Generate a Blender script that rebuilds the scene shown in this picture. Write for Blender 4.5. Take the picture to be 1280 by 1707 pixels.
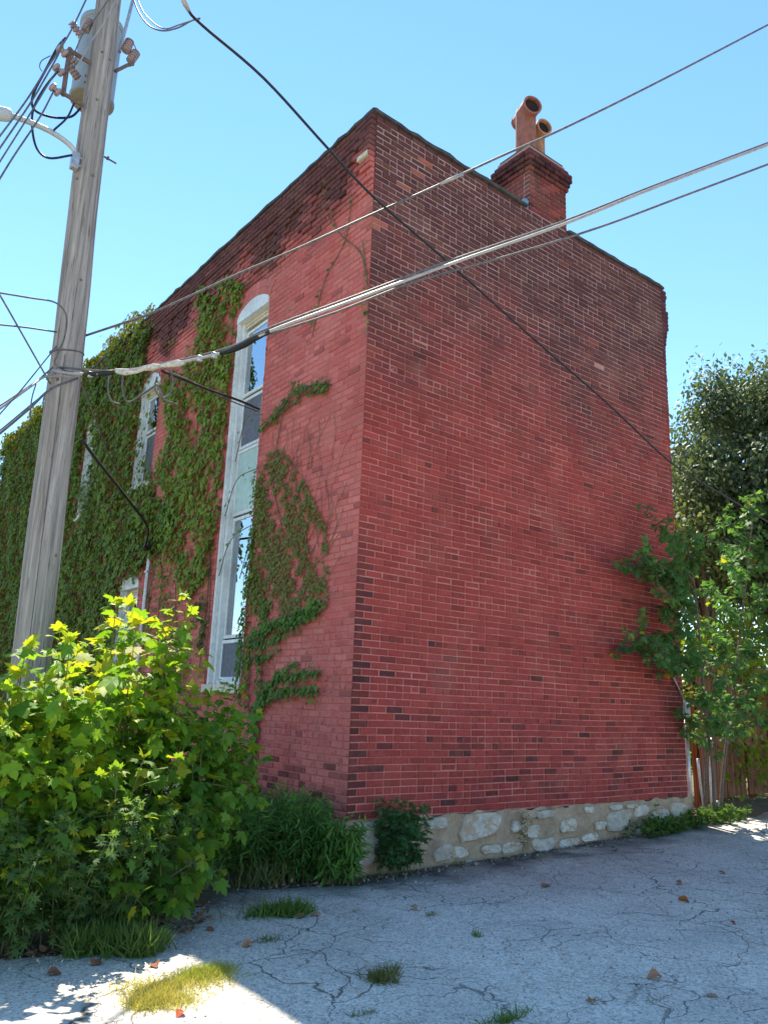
import bpy, math, random
import numpy as np
from mathutils import Vector, Matrix
random.seed(7); rng = np.random.default_rng(7)
for o in list(bpy.data.objects): bpy.data.objects.remove(o)
scene = bpy.context.scene
COL = scene.collection
# ------------------------------------------------------------------ camera
CP = np.array([-4.560, -6.317, 1.541]); YAW, PITCH, ROLL, FPX = math.radians(52.393), math.radians(13.789), math.radians(2.061), 1311.7
_f = np.array([math.cos(YAW)*math.cos(PITCH), math.sin(YAW)*math.cos(PITCH), math.sin(PITCH)])
_r0 = np.array([math.sin(YAW), -math.cos(YAW), 0.0]); _u0 = np.cross(_r0, _f)
_r = _r0*math.cos(ROLL)+_u0*math.sin(ROLL); _u = -_r0*math.sin(ROLL)+_u0*math.cos(ROLL)
cam = bpy.data.cameras.new('camera'); cam.sensor_fit = 'HORIZONTAL'; cam.sensor_width = 36.0
cam.lens = FPX/1280*36.0; cam.clip_end = 3000; cam.clip_start = 0.05
co = bpy.data.objects.new('camera', cam); COL.objects.link(co)
M = Matrix.Identity(4)
for i in range(3):
    M[i][0], M[i][1], M[i][2], M[i][3] = _r[i], _u[i], -_f[i], CP[i]
co.matrix_world = M; scene.camera = co
def ray(px, py): return _f+_r*(px-640)/FPX+_u*(853.5-py)/FPX
def wp(px, py, axis, val):            # point of the place seen at a spot of the photograph, on the plane axis = val
    d = ray(px, py); return CP+d*((val-CP[axis])/d[axis])
def wd(px, py, dist):                 # the same at a distance in metres
    d = ray(px, py); return CP+d/np.linalg.norm(d)*dist
def pix(P):
    d = np.asarray(P, float)-CP; z = d@_f
    return 640+FPX*(d@_r)/z, 853.5-FPX*(d@_u)/z
# ------------------------------------------------------------------ sky, sun, exposure
SUN = np.array([.253, .62, 1.0]); SUN /= np.linalg.norm(SUN)
world = bpy.data.worlds.new('World'); scene.world = world; world.use_nodes = True
nt = world.node_tree; nt.nodes.clear()
sky = nt.nodes.new('ShaderNodeTexSky'); sky.sky_type = 'NISHITA'; sky.sun_disc = False
sky.sun_elevation = math.asin(SUN[2]); sky.sun_rotation = math.atan2(SUN[0], SUN[1])
sky.air_density = 1.0; sky.dust_density = 0.0; sky.ozone_density = 1.0; sky.altitude = 150
bg = nt.nodes.new('ShaderNodeBackground'); bg.inputs['Strength'].default_value = 0.12
wo = nt.nodes.new('ShaderNodeOutputWorld')
hs = nt.nodes.new('ShaderNodeHueSaturation'); hs.inputs['Saturation'].default_value = 1.15; hs.inputs['Hue'].default_value = .495; hs.inputs['Value'].default_value = .86
nt.links.new(sky.outputs[0], hs.inputs['Color']); nt.links.new(hs.outputs[0], bg.inputs[0]); nt.links.new(bg.outputs[0], wo.inputs[0])
sl = bpy.data.lights.new('sun', 'SUN'); sl.energy = 4.0; sl.angle = math.radians(.53); sl.color = (1, .92, .78)
so = bpy.data.objects.new('sun', sl); COL.objects.link(so)
so.rotation_euler = Vector(SUN).to_track_quat('Z', 'Y').to_euler(); so.location = (20, 50, 80)
vs = scene.view_settings; vs.view_transform = 'Standard'; vs.look = 'None'; vs.gamma = 1.0; vs.use_curve_mapping = False
vs.exposure = 1.6

# ------------------------------------------------------------------ helpers: objects
def link(o, parent=None):
    COL.objects.link(o)
    if parent is not None: o.parent = parent
    return o
def tag(o, label=None, cat=None, group=None, kind=None):
    if label: o['label'] = label
    if cat: o['category'] = cat
    if group: o['group'] = group
    if kind: o['kind'] = kind
    return o
def thing(name, label, cat, loc=(0, 0, 0), group=None):
    o = bpy.data.objects.new(name, None); o.location = loc; o.empty_display_size = .1
    link(o); tag(o, label, cat, group); return o
class MB:
    """collects verts and faces of one mesh; coordinates are world, minus org when built"""
    def __init__(s): s.v = []; s.f = []; s.c = []
    def add(s, vs_, fs, col=None):
        b = len(s.v); s.v += [tuple(map(float, p)) for p in vs_]; s.f += [tuple(b+i for i in f) for f in fs]
        if col is not None: s.c += [col]*len(vs_)
    def box(s, lo, hi, col=None):
        x0, y0, z0 = lo; x1, y1, z1 = hi
        s.add([(x0,y0,z0),(x1,y0,z0),(x1,y1,z0),(x0,y1,z0),(x0,y0,z1),(x1,y0,z1),(x1,y1,z1),(x0,y1,z1)],
              [(0,3,2,1),(4,5,6,7),(0,1,5,4),(1,2,6,5),(2,3,7,6),(3,0,4,7)], col)
    def cbox(s, lo, hi, c=.006, col=None):            # box with chamfered edges
        lo = np.array(lo, float); hi = np.array(hi, float); m = (lo+hi)/2; h = (hi-lo)/2; c = min(c, h.min()*.8)
        vs_ = []; 
        for ax in range(3):
            for sx in (-1, 1):
                for sy in (-1, 1):
                    for sz in (-1, 1):
                        d = np.array([sx, sy, sz], float); e = h-c; e[ax] = h[ax]; vs_.append(m+d*e)
        I = lambda ax, sx, sy, sz: ax*8+(sx > 0)*4+(sy > 0)*2+(sz > 0)
        fs = []
        for a in (-1, 1):
            fs.append([I(0,a,-1,-1), I(0,a,1,-1), I(0,a,1,1), I(0,a,-1,1)][::a])
            fs.append([I(1,-1,a,-1), I(1,-1,a,1), I(1,1,a,1), I(1,1,a,-1)][::a])
            fs.append([I(2,-1,-1,a), I(2,1,-1,a), I(2,1,1,a), I(2,-1,1,a)][::a])
            for b in (-1, 1):
                fs.append([I(0,a,b,-1), I(0,a,b,1), I(1,a,b,1), I(1,a,b,-1)][::-a*b])
                fs.append([I(0,a,-1,b), I(2,a,-1,b), I(2,a,1,b), I(0,a,1,b)][::-a*b])
                fs.append([I(1,-1,a,b), I(1,1,a,b), I(2,1,a,b), I(2,-1,a,b)][::-a*b])
                for c_ in (-1, 1):
                    fs.append([I(0,a,b,c_), I(1,a,b,c_), I(2,a,b,c_)][::a*b*c_])
        s.add(vs_, fs, col)
    def tube(s, pts, rad, n=8, cap=True, col=None):
        pts = [np.array(p, float) for p in pts]; k = len(pts)
        rad = [rad]*k if np.isscalar(rad) else list(rad)
        vs_ = []; fs = []; prev = None
        for i, p in enumerate(pts):
            t = pts[min(i+1, k-1)]-pts[max(i-1, 0)]; t = t/(np.linalg.norm(t)+1e-9)
            if prev is None:
                a = np.array([0, 0, 1.0]) if abs(t[2]) < .9 else np.array([1.0, 0, 0]); e1 = np.cross(t, a)
            else: e1 = prev-t*(prev@t)
            e1 /= np.linalg.norm(e1)+1e-9; prev = e1; e2 = np.cross(t, e1)
            for j in range(n):
                a = 2*math.pi*j/n; vs_.append(p+rad[i]*(math.cos(a)*e1+math.sin(a)*e2))
        for i in range(k-1):
            for j in range(n):
                fs.append((i*n+j, i*n+(j+1) % n, (i+1)*n+(j+1) % n, (i+1)*n+j))
        if cap: fs.append(tuple(range(n))[::-1]); fs.append(tuple((k-1)*n+j for j in range(n)))
        s.add(vs_, fs, col)
    def lathe(s, base, axis, prof, n=16, col=None):    # prof: (distance along axis, radius)
        base = np.array(base, float); axis = np.array(axis, float); axis /= np.linalg.norm(axis)
        a = np.array([0, 0, 1.0]) if abs(axis[2]) < .9 else np.array([1.0, 0, 0]); e1 = np.cross(axis, a); e1 /= np.linalg.norm(e1); e2 = np.cross(axis, e1); k = len(prof)
        vs_ = [base+axis*d+max(r, 1e-4)*(math.cos(2*math.pi*j/n)*e1+math.sin(2*math.pi*j/n)*e2) for d, r in prof for j in range(n)]
        fs = [(i*n+j, i*n+(j+1) % n, (i+1)*n+(j+1) % n, (i+1)*n+j) for i in range(k-1) for j in range(n)]+[tuple(range(n))[::-1], tuple((k-1)*n+j for j in range(n))]
        s.add(vs_, fs, col)
    def build(s, name, m, parent=None, smooth=False, org=None):
        me = bpy.data.meshes.new(name)
        v = np.array(s.v, float)
        if org is None and parent is not None:
            org = np.array(parent.location); pp = parent.parent
            while pp is not None: org = org+np.array(pp.location); pp = pp.parent
        if org is None: org = np.zeros(3)
        me.from_pydata((v-np.array(org)).tolist(), [], s.f)
        if s.c:
            a = me.color_attributes.new('col', 'FLOAT_COLOR', 'POINT')
            a.data.foreach_set('color', np.c_[np.array(s.c, float), np.ones(len(s.c))].ravel())
        if smooth: me.polygons.foreach_set('use_smooth', [True]*len(me.polygons))
        me.materials.append(m); o = bpy.data.objects.new(name, me)
        if parent is None: o.location = tuple(org)
        return link(o, parent)
def smooth_path(pts, n=8):                 # Catmull-Rom
    P = [np.array(p, float) for p in pts]; P = [2*P[0]-P[1]]+P+[2*P[-1]-P[-2]]; out = []
    for i in range(1, len(P)-2):
        for k in range(n):
            t = k/n; a, b, c, d = P[i-1:i+3]
            out.append(.5*((2*b)+(c-a)*t+(2*a-5*b+4*c-d)*t*t+(3*b-a-3*c+d)*t**3))
    out.append(P[-2]); return out

# ------------------------------------------------------------------ helpers: materials
class NT:
    def __init__(s, name):
        s.m = bpy.data.materials.new(name); s.m.use_nodes = True; s.t = s.m.node_tree; s.t.nodes.clear()
        s.out = s.n('ShaderNodeOutputMaterial'); s.b = s.n('ShaderNodeBsdfPrincipled'); s.l(s.b.outputs[0], s.out.inputs[0])
    def n(s, ty, **kw):
        o = s.t.nodes.new(ty)
        for k, v in kw.items(): setattr(o, k, v)
        return o
    def l(s, a, b): s.t.links.new(a, b)
    def val(s, sock, v):
        if isinstance(v, bpy.types.NodeSocket): s.l(v, sock)
        else: sock.default_value = v if not (isinstance(v, tuple) and len(v) == 3 and len(sock.default_value) == 4) else (*v, 1)
    def obj(s): return s.n('ShaderNodeTexCoord').outputs['Object']
    def pos(s): return s.n('ShaderNodeNewGeometry').outputs['Position']
    def noise(s, co_, scale, detail=4, rough=.55, dist=0.0):
        o = s.n('ShaderNodeTexNoise'); s.l(co_, o.inputs['Vector']); o.inputs['Scale'].default_value = scale
        o.inputs['Detail'].default_value = detail; o.inputs['Roughness'].default_value = rough; o.inputs['Distortion'].default_value = dist; return o.outputs[0]
    def vor(s, co_, scale, feature='F1', rnd=1.0):
        o = s.n('ShaderNodeTexVoronoi', feature=feature); s.l(co_, o.inputs['Vector']); o.inputs['Scale'].default_value = scale; o.inputs['Randomness'].default_value = rnd; return o
    def ramp(s, fac, stops, interp='LINEAR'):
        o = s.n('ShaderNodeValToRGB'); o.color_ramp.interpolation = interp; s.l(fac, o.inputs[0]); e = o.color_ramp.elements
        while len(e) < len(stops): e.new(.5)
        for q, (p, c) in zip(e, stops):
            q.position = p; q.color = (c, c, c, 1) if np.isscalar(c) else (*c, 1)
        return o.outputs[0]
    def mix(s, fac, a, b, blend='MIX'):
        o = s.n('ShaderNodeMix', data_type='RGBA', blend_type=blend)
        s.val(o.inputs[0], fac); s.val(o.inputs[6], a); s.val(o.inputs[7], b); return o.outputs[2]
    def math(s, op, a, b=0.0, c=None):
        o = s.n('ShaderNodeMath', operation=op); s.val(o.inputs[0], a); s.val(o.inputs[1], b)
        if c is not None: s.val(o.inputs[2], c)
        return o.outputs[0]
    def mr(s, v, a, b, c=0.0, d=1.0):
        o = s.n('ShaderNodeMapRange'); s.l(v, o.inputs[0])
        for i, x in enumerate((a, b, c, d)): o.inputs[i+1].default_value = x
        return o.outputs[0]
    def sep(s, co_): o = s.n('ShaderNodeSeparateXYZ'); s.l(co_, o.inputs[0]); return o.outputs
    def scale(s, co_, v): o = s.n('ShaderNodeVectorMath', operation='MULTIPLY'); s.l(co_, o.inputs[0]); o.inputs[1].default_value = v; return o.outputs[0]
    def vadd(s, a, b): o = s.n('ShaderNodeVectorMath', operation='ADD'); s.l(a, o.inputs[0]); s.val(o.inputs[1], b); return o.outputs[0]
    def attr(s, name='col'): return s.n('ShaderNodeAttribute', attribute_name=name).outputs['Color']
    def ocol(s): return s.n('ShaderNodeObjectInfo').outputs['Color']
    def bump(s, h, strength=.3, dist=.01):
        o = s.n('ShaderNodeBump'); o.inputs['Strength'].default_value = strength; o.inputs['Distance'].default_value = dist; s.l(h, o.inputs['Height']); s.l(o.outputs[0], s.b.inputs['Normal']); return o.outputs[0]
    def fin(s, color=None, rough=.7, spec=.3, metal=0.0):
        if color is not None: s.val(s.b.inputs['Base Color'], color)
        s.val(s.b.inputs['Roughness'], rough); s.b.inputs['Specular IOR Level'].default_value = spec; s.b.inputs['Metallic'].default_value = metal
        return s.m
def plain(name, col, rough=.6, var=.25, sc=30, bump=.15, spec=.3, metal=0.0):
    t = NT(name); p = t.pos(); n = t.noise(p, sc, 5); n2 = t.noise(p, sc*.13, 3)
    c = t.mix(t.mr(n, .3, .7), tuple(x*(1-var) for x in col), tuple(min(1, x*(1+var)) for x in col))
    c = t.mix(t.mr(n2, .45, .75, 0, .5), c, tuple(x*.55 for x in col)); t.bump(n, bump, .004)
    return t.fin(c, rough, spec, metal)
def brick_mat(name, use_obj):
    t = NT(name); p = t.pos(); base = t.ocol() if use_obj else t.attr()
    n = t.noise(p, 55, 6, .65); n2 = t.noise(p, 9, 4); n3 = t.noise(p, 240, 3, .7)
    c = t.mix(t.mr(n, .3, .75, 0, .55), base, t.mix(.45, base, (.12, .045, .04)))
    c = t.mix(t.mr(n2, .52, .72, 0, .35), c, t.mix(.5, base, (.42, .16, .13)))
    c = t.mix(t.mr(n3, .62, .8, 0, .4), c, (.36, .2, .18))          # chips and grit
    z = t.sep(p)[2]; wear = t.math('MULTIPLY', t.mr(t.noise(p, 16, 5, .7, .4), .54, .66), t.mr(t.math('ADD', z, t.mr(t.noise(p, .8, 4), .3, .7, -1.5, 1.5)), 3.2, .6, 0, .75))
    c = t.mix(wear, c, (.085, .036, .038))                          # paint worn through to dark brick low on the wall
    bl = t.noise(p, .75, 6, .6, .5); c = t.mix(t.mr(bl, .50, .72, 0, .55), c, t.mix(1.0, c, (.55, .60, .66), 'MULTIPLY'))
    b2 = t.noise(t.vadd(p, (9.1, 3.3, 5.7)), 1.3, 5, .6, .4); c = t.mix(t.mr(b2, .54, .74, 0, .45), c, t.mix(.55, c, (.40, .20, .15)))
    # thin vertical run-off streaks
    st = t.noise(t.scale(p, (7, 7, .5)), 1.6, 4); c = t.mix(t.mr(st, .56, .76, 0, .35), c, t.mix(.6, base, (.07, .04, .045)))
    h = t.math('ADD', n, t.math('MULTIPLY', n3, .5)); t.bump(h, .55, .006)
    return t.fin(c, .85, .1)
def leaf_mat(name, use_obj=False, trans=.48, rough=.55, spec=.22, yel=(1.25, 1.2, .5)):
    t = NT(name); base = t.ocol() if use_obj else t.attr(); n = t.noise(t.pos(), 35, 3)
    c = t.mix(t.mr(n, .3, .7, 0, .35), base, t.mix(1.0, base, (.6, .62, .55), 'MULTIPLY'))
    t.fin(c, rough, spec)
    tr = t.n('ShaderNodeBsdfTranslucent'); t.l(t.mix(1.0, c, yel, 'MULTIPLY'), tr.inputs[0])
    mx = t.n('ShaderNodeMixShader'); mx.inputs[0].default_value = trans
    t.l(t.b.outputs[0], mx.inputs[1]); t.l(tr.outputs[0], mx.inputs[2]); t.l(mx.outputs[0], t.out.inputs[0]); return t.m
MAT = {}
MAT['brick'] = brick_mat('painted_brick', False); MAT['brick_o'] = brick_mat('painted_brick_piece', True)
def mortar_mat():
    t = NT('mortar'); p = t.pos(); z = t.sep(p)[2]; n = t.noise(p, 1.1, 5); n2 = t.noise(p, 60, 4)
    zz = t.math('ADD', z, t.mr(n, .3, .7, -1.2, 1.2))
    c = t.mix(t.mr(zz, 4.6, 7.2), (.54, .18, .145), (.42, .27, .24)); c = t.mix(t.mr(n2, .4, .7, 0, .5), c, (.52, .29, .24))
    sm = t.math('MULTIPLY', t.mr(t.noise(p, 2.4, 6, .7), .46, .64, 0, .75), t.mr(z, 7.0, 5.2)); c = t.mix(sm, c, (.33, .062, .05))   # joints painted over
    t.bump(n2, .5, .006); return t.fin(c, .9, .1)
MAT['mortar'] = mortar_mat()
def mortar_front():
    t = NT('painted_mortar'); p = t.pos(); n2 = t.noise(p, 60, 4); n = t.noise(p, 2.0, 5)
    c = t.mix(t.mr(n, .4, .65), (.58, .17, .15), (.48, .12, .105)); c = t.mix(t.mr(n2, .5, .75, 0, .4), c, (.60, .32, .28)); t.bump(n2, .5, .006)
    return t.fin(c, .9, .1)
MAT['mortar_f'] = mortar_front()
def foundation_mat():
    t = NT('foundation_mortar'); p = t.pos(); n = t.noise(p, 7, 6, .65); n2 = t.noise(p, 45, 5, .7)
    c = t.mix(t.mr(n, .35, .68), (.31, .215, .14), (.45, .34, .24)); c = t.mix(t.mr(n2, .5, .8, 0, .5), c, (.60, .52, .42))
    c = t.mix(t.mr(t.noise(p, 3, 3), .55, .7, 0, .6), c, (.22, .17, .13)); t.bump(t.math('ADD', n, t.math('MULTIPLY', n2, .4)), .8, .03); return t.fin(c, .95, .1)
MAT['found'] = foundation_mat()
def stone_mat():
    t = NT('limestone'); p = t.pos(); base = t.attr(); n = t.noise(p, 12, 6, .65); n2 = t.noise(p, 70, 4)
    c = t.mix(t.mr(n, .36, .64), t.mix(1.0, base, (.62, .60, .56), 'MULTIPLY'), base); c = t.mix(t.mr(n2, .45, .7, 0, .5), c, (.36, .28, .20)); c = t.mix(t.mr(t.noise(p, 9, 5, .6, .5), .52, .60, 0, .85), c, (.41, .29, .185)); t.bump(t.math('ADD', n, t.math('MULTIPLY', n2, .3)), .7, .02); return t.fin(c, .9, .15)
MAT['stone'] = stone_mat()
MAT['coping'] = plain('coping_tar', (.07, .065, .06), .85, .4, 14, .5)
MAT['roof'] = plain('roof_tar', (.05, .05, .05), .9)
MAT['white'] = plain('white_paint', (.70, .74, .74), .5, .12, 18, .2)
MAT['mint'] = plain('mint_paint', (.46, .62, .57), .6, .14, 9, .25)
MAT['cream'] = plain('cream_stone', (.62, .57, .44), .8, .2, 20, .4)
MAT['interior'] = plain('dark_interior', (.05, .05, .055), .9)
MAT['reflection_sheet'] = plain('pale_reflection', (.40, .55, .53), .75, .18, 6, .2)
MAT['glare_block'] = plain('grey_glare_block', (.14, .15, .18), .75, .2, 20, .1)
MAT['galv'] = plain('galvanised_steel', (.45, .46, .47), .45, .2, 25, .1, .5, .6)
MAT['grey'] = plain('grey_paint', (.50, .53, .54), .5, .1, 10, .05)
MAT['tank'] = plain('tank_paint', (.28, .32, .35), .45, .08, 8, .03)
MAT['tanrim'] = plain('tank_base', (.30, .27, .21), .6, .1, 10, .05)
MAT['porc'] = plain('brown_porcelain', (.35, .26, .24), .3, .2, 20, .02, .6)
MAT['black'] = plain('black_rubber', (.022, .022, .024), .55, .3, 40, .1)
MAT['cable'] = plain('weathered_cable', (.13, .12, .12), .6, .4, 25, .15)
MAT['alu'] = plain('bare_aluminium_wire', (.40, .37, .35), .5, .2, 60, .15, .5, .3)
MAT['wrap'] = plain('frayed_wrap', (.55, .52, .46), .9, .35, 50, .6)
MAT['rust'] = plain('rusty_steel', (.16, .11, .09), .75, .4, 40, .3)
MAT['flash'] = plain('metal_flashing', (.28, .37, .43), .5, .35, 25, .2, .5, .3)
MAT['clay'] = plain('terracotta', (.30, .115, .08), .7, .25, 12, .2)
MAT['clay2'] = plain('pale_terracotta', (.40, .20, .11), .7, .25, 12, .2)
MAT['mouth_shade'] = plain('mouth_shade', (.03, .02, .02), .95)
def glass_mat():
    t = NT('window_glass'); t.b.inputs['Base Color'].default_value = (.02, .025, .03, 1); t.b.inputs['Roughness'].default_value = .03
    t.b.inputs['IOR'].default_value = 1.7; t.b.inputs['Transmission Weight'].default_value = 0.0
    n = t.noise(t.pos(), 1.7, 2); t.bump(n, .05, .03)
    g = t.n('ShaderNodeBsdfGlossy'); g.inputs['Roughness'].default_value = .03; g.inputs['Color'].default_value = (.9, .95, 1, 1)
    tr = t.n('ShaderNodeBsdfTransparent'); tr.inputs[0].default_value = (.75, .8, .8, 1)
    fr = t.n('ShaderNodeFresnel'); fr.inputs[0].default_value = 2.6
    mx = t.n('ShaderNodeMixShader'); t.l(t.math('MULTIPLY_ADD', fr.outputs[0], .6, .36), mx.inputs[0]); t.l(tr.outputs[0], mx.inputs[1]); t.l(g.outputs[0], mx.inputs[2]); t.l(mx.outputs[0], t.out.inputs[0]); return t.m
MAT['glass'] = glass_mat()
def wood_pole():
    t = NT('weathered_pole_wood'); p = t.obj(); g = t.noise(t.scale(p, (26, 26, .8)), 1.0, 6, .65, .3); n = t.noise(p, 4, 4); k = t.noise(t.scale(p, (60, 60, 3)), 1.0, 4, .7)
    c = t.ramp(g, [(.3, (.14, .12, .105)), (.48, (.31, .275, .25)), (.66, (.48, .43, .395))]); c = t.mix(t.mr(n, .45, .7, 0, .35), c, (.27, .24, .22))
    c = t.mix(t.mr(k, .57, .68, 0, .8), c, (.07, .055, .05)); t.bump(t.math('ADD', g, k), .8, .012); return t.fin(c, .85, .15)
MAT['pole'] = wood_pole()
def wood_fence():
    t = NT('brown_fence_wood'); p = t.pos(); g = t.noise(t.scale(p, (22, 22, .9)), 1.0, 5, .6, .2); c = t.mix(t.mr(g, .35, .68), (.13, .047, .023), (.30, .12, .06)); t.bump(g, .4, .006); return t.fin(c, .7, .2)
MAT['fence'] = wood_fence()
MAT['bark'] = plain('bark', (.14, .11, .085), .9, .4, 40, .6)
MAT['stem'] = plain('green_stem', (.13, .16, .06), .7, .3, 30, .2)
MAT['vine'] = plain('vine_stem', (.20, .14, .10), .9, .4, 40, .4)
MAT['leaf'] = leaf_mat('leaf'); MAT['leaf_o'] = leaf_mat('leaf_piece', True)
MAT['ivy'] = leaf_mat('ivy_leaf', False, .35, .6, .18)
MAT['treeleaf'] = leaf_mat('tree_leaf', False, .3, .55, .2)
MAT['grass'] = leaf_mat('grass_blade', False, .4, .6, .2, (1.1, 1.1, .6))
MAT['dry'] = leaf_mat('dry_leaf', True, .15, .8, .1, (1, 1, 1))
MAT['debris'] = leaf_mat('litter', False, .1, .9, .1, (1, 1, 1))

# ------------------------------------------------------------------ setting: ground, asphalt
def gz(x, y=0): return .0045*min(max(x, 0), 8)**2
def soil_mat():
    t = NT('soil_and_litter'); p = t.pos(); n = t.noise(p, 3, 6, .65); n2 = t.noise(p, 40, 5, .7)
    c = t.mix(t.mr(n, .35, .65), (.10, .075, .05), (.17, .14, .10)); c = t.mix(t.mr(n2, .5, .7, 0, .7), c, (.27, .21, .15))
    far = t.noise(p, .15, 4); c = t.mix(t.mr(far, .45, .6, 0, .5), c, (.10, .13, .05)); t.bump(n2, .7, .03); return t.fin(c, .95, .1)
MAT['soil'] = soil_mat()
def asphalt_mat():
    t = NT('old_asphalt'); p = t.pos(); xyz = t.sep(p)
    n = t.noise(p, 130, 4, .75); v = t.vor(p, 95).outputs['Color']; sp = t.sep(v)[0]; vb = t.sep(t.vor(p, 52).outputs['Color'])[1]
    big = t.noise(p, .9, 5, .6); mid = t.noise(p, 5, 5, .6)
    c = t.ramp(t.math('ADD', t.math('ADD', t.math('MULTIPLY', n, .42), t.math('MULTIPLY', sp, .36)), t.math('MULTIPLY', vb, .22)), [(.22, (.22, .20, .17)), (.38, (.52, .475, .40)), (.56, (.68, .63, .54)), (.8, (.84, .79, .70))])
    c = t.mix(t.mr(big, .42, .66, 0, .65), c, t.mix(.5, c, (.20, .185, .16))); c = t.mix(t.mr(mid, .55, .75, 0, .25), c, (.30, .27, .23))
    # tar-dark strip washed up along the wall foot
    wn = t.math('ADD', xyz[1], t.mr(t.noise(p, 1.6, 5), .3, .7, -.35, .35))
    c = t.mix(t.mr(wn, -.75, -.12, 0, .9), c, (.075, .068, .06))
    # cracks: two warped cell networks, broken up by masks
    wv = t.n('ShaderNodeTexNoise'); t.l(p, wv.inputs['Vector']); wv.inputs['Scale'].default_value = 3.2; wv.inputs['Detail'].default_value = 5
    off = t.scale(wv.outputs['Color'], (.42, .42, 0)); q = t.vadd(t.scale(p, (1, 1, 0)), off)
    e1 = t.vor(q, 1.25, 'DISTANCE_TO_EDGE').outputs['Distance']; e2 = t.vor(t.vadd(q, (7.3, 2.1, 0)), 2.7, 'DISTANCE_TO_EDGE').outputs['Distance']
    m1 = t.mr(t.noise(p, .8, 3), .34, .46); m2 = t.mr(t.noise(p, .9, 3, .5, .3), .42, .55)
    k1 = t.math('MULTIPLY', t.mr(e1, .001, .0065, 1, 0), m1); k2 = t.math('MULTIPLY', t.mr(e2, .002, .012, 1, 0), m2)
    k = t.math('MAXIMUM', k1, t.math('MULTIPLY', k2, .8)); c = t.mix(t.math('MULTIPLY', k, .85), c, (.07, .062, .05))
    h = t.math('SUBTRACT', t.math('ADD', t.math('MULTIPLY', n, .5), t.math('MULTIPLY', sp, .5)), t.math('MULTIPLY', k, 3)); t.bump(h, .7, .006)
    return t.fin(c, .9, .2)
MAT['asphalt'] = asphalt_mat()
def sheet(name, xs, ys, zf, m, keep=None):
    b = MB(); idx = {}
    for i, x in enumerate(xs):
        for j, y in enumerate(ys): idx[i, j] = len(b.v); b.v.append((x, y, zf(x, y)))
    for i in range(len(xs)-1):
        for j in range(len(ys)-1):
            b.f.append((idx[i, j], idx[i+1, j], idx[i+1, j+1], idx[i, j+1]))
    o = b.build(name, m, smooth=True); return o
xs = [-600, -200, -60, -20, -8, -4, 0]+[.5*i for i in range(1, 17)]+[12, 30, 100, 300, 900]
ys = [-600, -200, -60, -20, -8, -4, -2, 0, 2, 5, 10, 20, 60, 200, 900]
tag(sheet('ground', xs, ys, lambda x, y: gz(x)-.01, MAT['soil']), 'bare soil and leaf litter beside the house', kind='structure')
# asphalt lot: strips whose far edge follows the ragged line along the weeds and the wall foot
def lot_edge(x):
    E_ = [(-30, -.6), (-3.6, -.75), (-2.9, -.95), (-2.3, -.95), (-1.9, -.55), (-1.5, -.15), (-1.1, .02), (-.5, -.2), (0, -.34), (.4, -.22), (1, -.12), (5.8, -.12), (6.4, -.35), (7.2, -.3), (8.5, .1), (30, .1)]
    for (a, ya), (b_, yb) in zip(E_, E_[1:]):
        if a <= x <= b_:
            y = ya+(yb-ya)*(x-a)/(b_-a); break
    return y+.035*math.sin(x*9)+.025*math.sin(x*23+1)
b = MB(); X = [-30, -20, -12, -8, -6]+[-5+.08*i for i in range(175)]+[12, 18, 30]
for i, x in enumerate(X):
    e = lot_edge(x)
    for y, dz in ((e, -.012), (e-.03, .008), (-2.5 if e > -2 else e-1, .008), (-6, .008), (-13, .008)): b.v.append((x, y, gz(x)+dz))
for i in range(len(X)-1):
    for j in range(4): b.f.append((i*5+j, i*5+j+1, (i+1)*5+j+1, (i+1)*5+j))
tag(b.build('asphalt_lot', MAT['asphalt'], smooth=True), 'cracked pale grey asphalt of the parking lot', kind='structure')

# ------------------------------------------------------------------ house
W, L, ZB, CH = 5.70, 17.6, .48, .0695
NC = 110
house = thing('brick_house', 'two storey red painted brick house with ivy on its long front', 'house')
def zc(i, x): return ZB+i*CH+(i/NC)**2*.10*max(0, 1-max(x, 0)/3.3)+.006*math.sin(.9*x+.7+i*.03)+.0035*math.sin(2.9*x+i*.045)      # courses creep up towards the corner
OPEN = [(2.30, 3.18, 1.72, 6.98, .13), (5.95, 6.78, 5.02, 7.02, .17), (9.05, 9.78, 5.02, 7.02, .16), (5.93, 6.72, 1.74, 3.48, .15), (12.3, 13.0, 5.02, 7.0, .16)]
def open_at(o, z):                          # the opening's span at height z (segmental head)
    y0, y1, z0, z1, rise = o
    if z < z0 or z > z1: return None
    if z <= z1-rise: return y0, y1
    h = (y1-y0)/2; R = (h*h+rise*rise)/(2*rise); d = z-(z1-R); s_ = math.sqrt(max(0, R*R-d*d)); m = (y0+y1)/2
    return (m-s_, m+s_) if s_ > .02 else None
BR_V = np.array([(-1,-1),(1,-1),(1,1),(-1,1)], float)
def add_brick(b, wall, a0, a1, z0, z1, proud, depth, col, tilt=0):
    """wall 's': a = x, face towards -y; wall 'f': a = y, face towards -x"""
    c = .0035+random.random()*.003; vs_ = []
    dz = tilt*(a1-a0)*.5
    for (lx, lz, d) in ((a0, z0, depth), (a0, z0, -proud+c), (a0, z0, -proud)):
        ins = c if d == -proud else 0
        for (p, q) in BR_V:
            a = (a0+ins if p < 0 else a1-ins); z = (z0+ins if q < 0 else z1-ins)+(dz if p > 0 else -dz)
            j = random.uniform(-.0015, .0015)
            vs_.append((a, d+(j if d == -proud else 0), z))
    fs = [(8, 9, 10, 11)]
    for k in range(4):
        n = (k+1) % 4; fs += [(4+k, 4+n, 8+n, 8+k), (k, n, 4+n, 4+k)]
    if wall == 'f':
        vs_ = [(d, a, z) for a, d, z in vs_]; fs = [f[::-1] for f in fs]
    b.add(vs_, fs, col)
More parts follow.
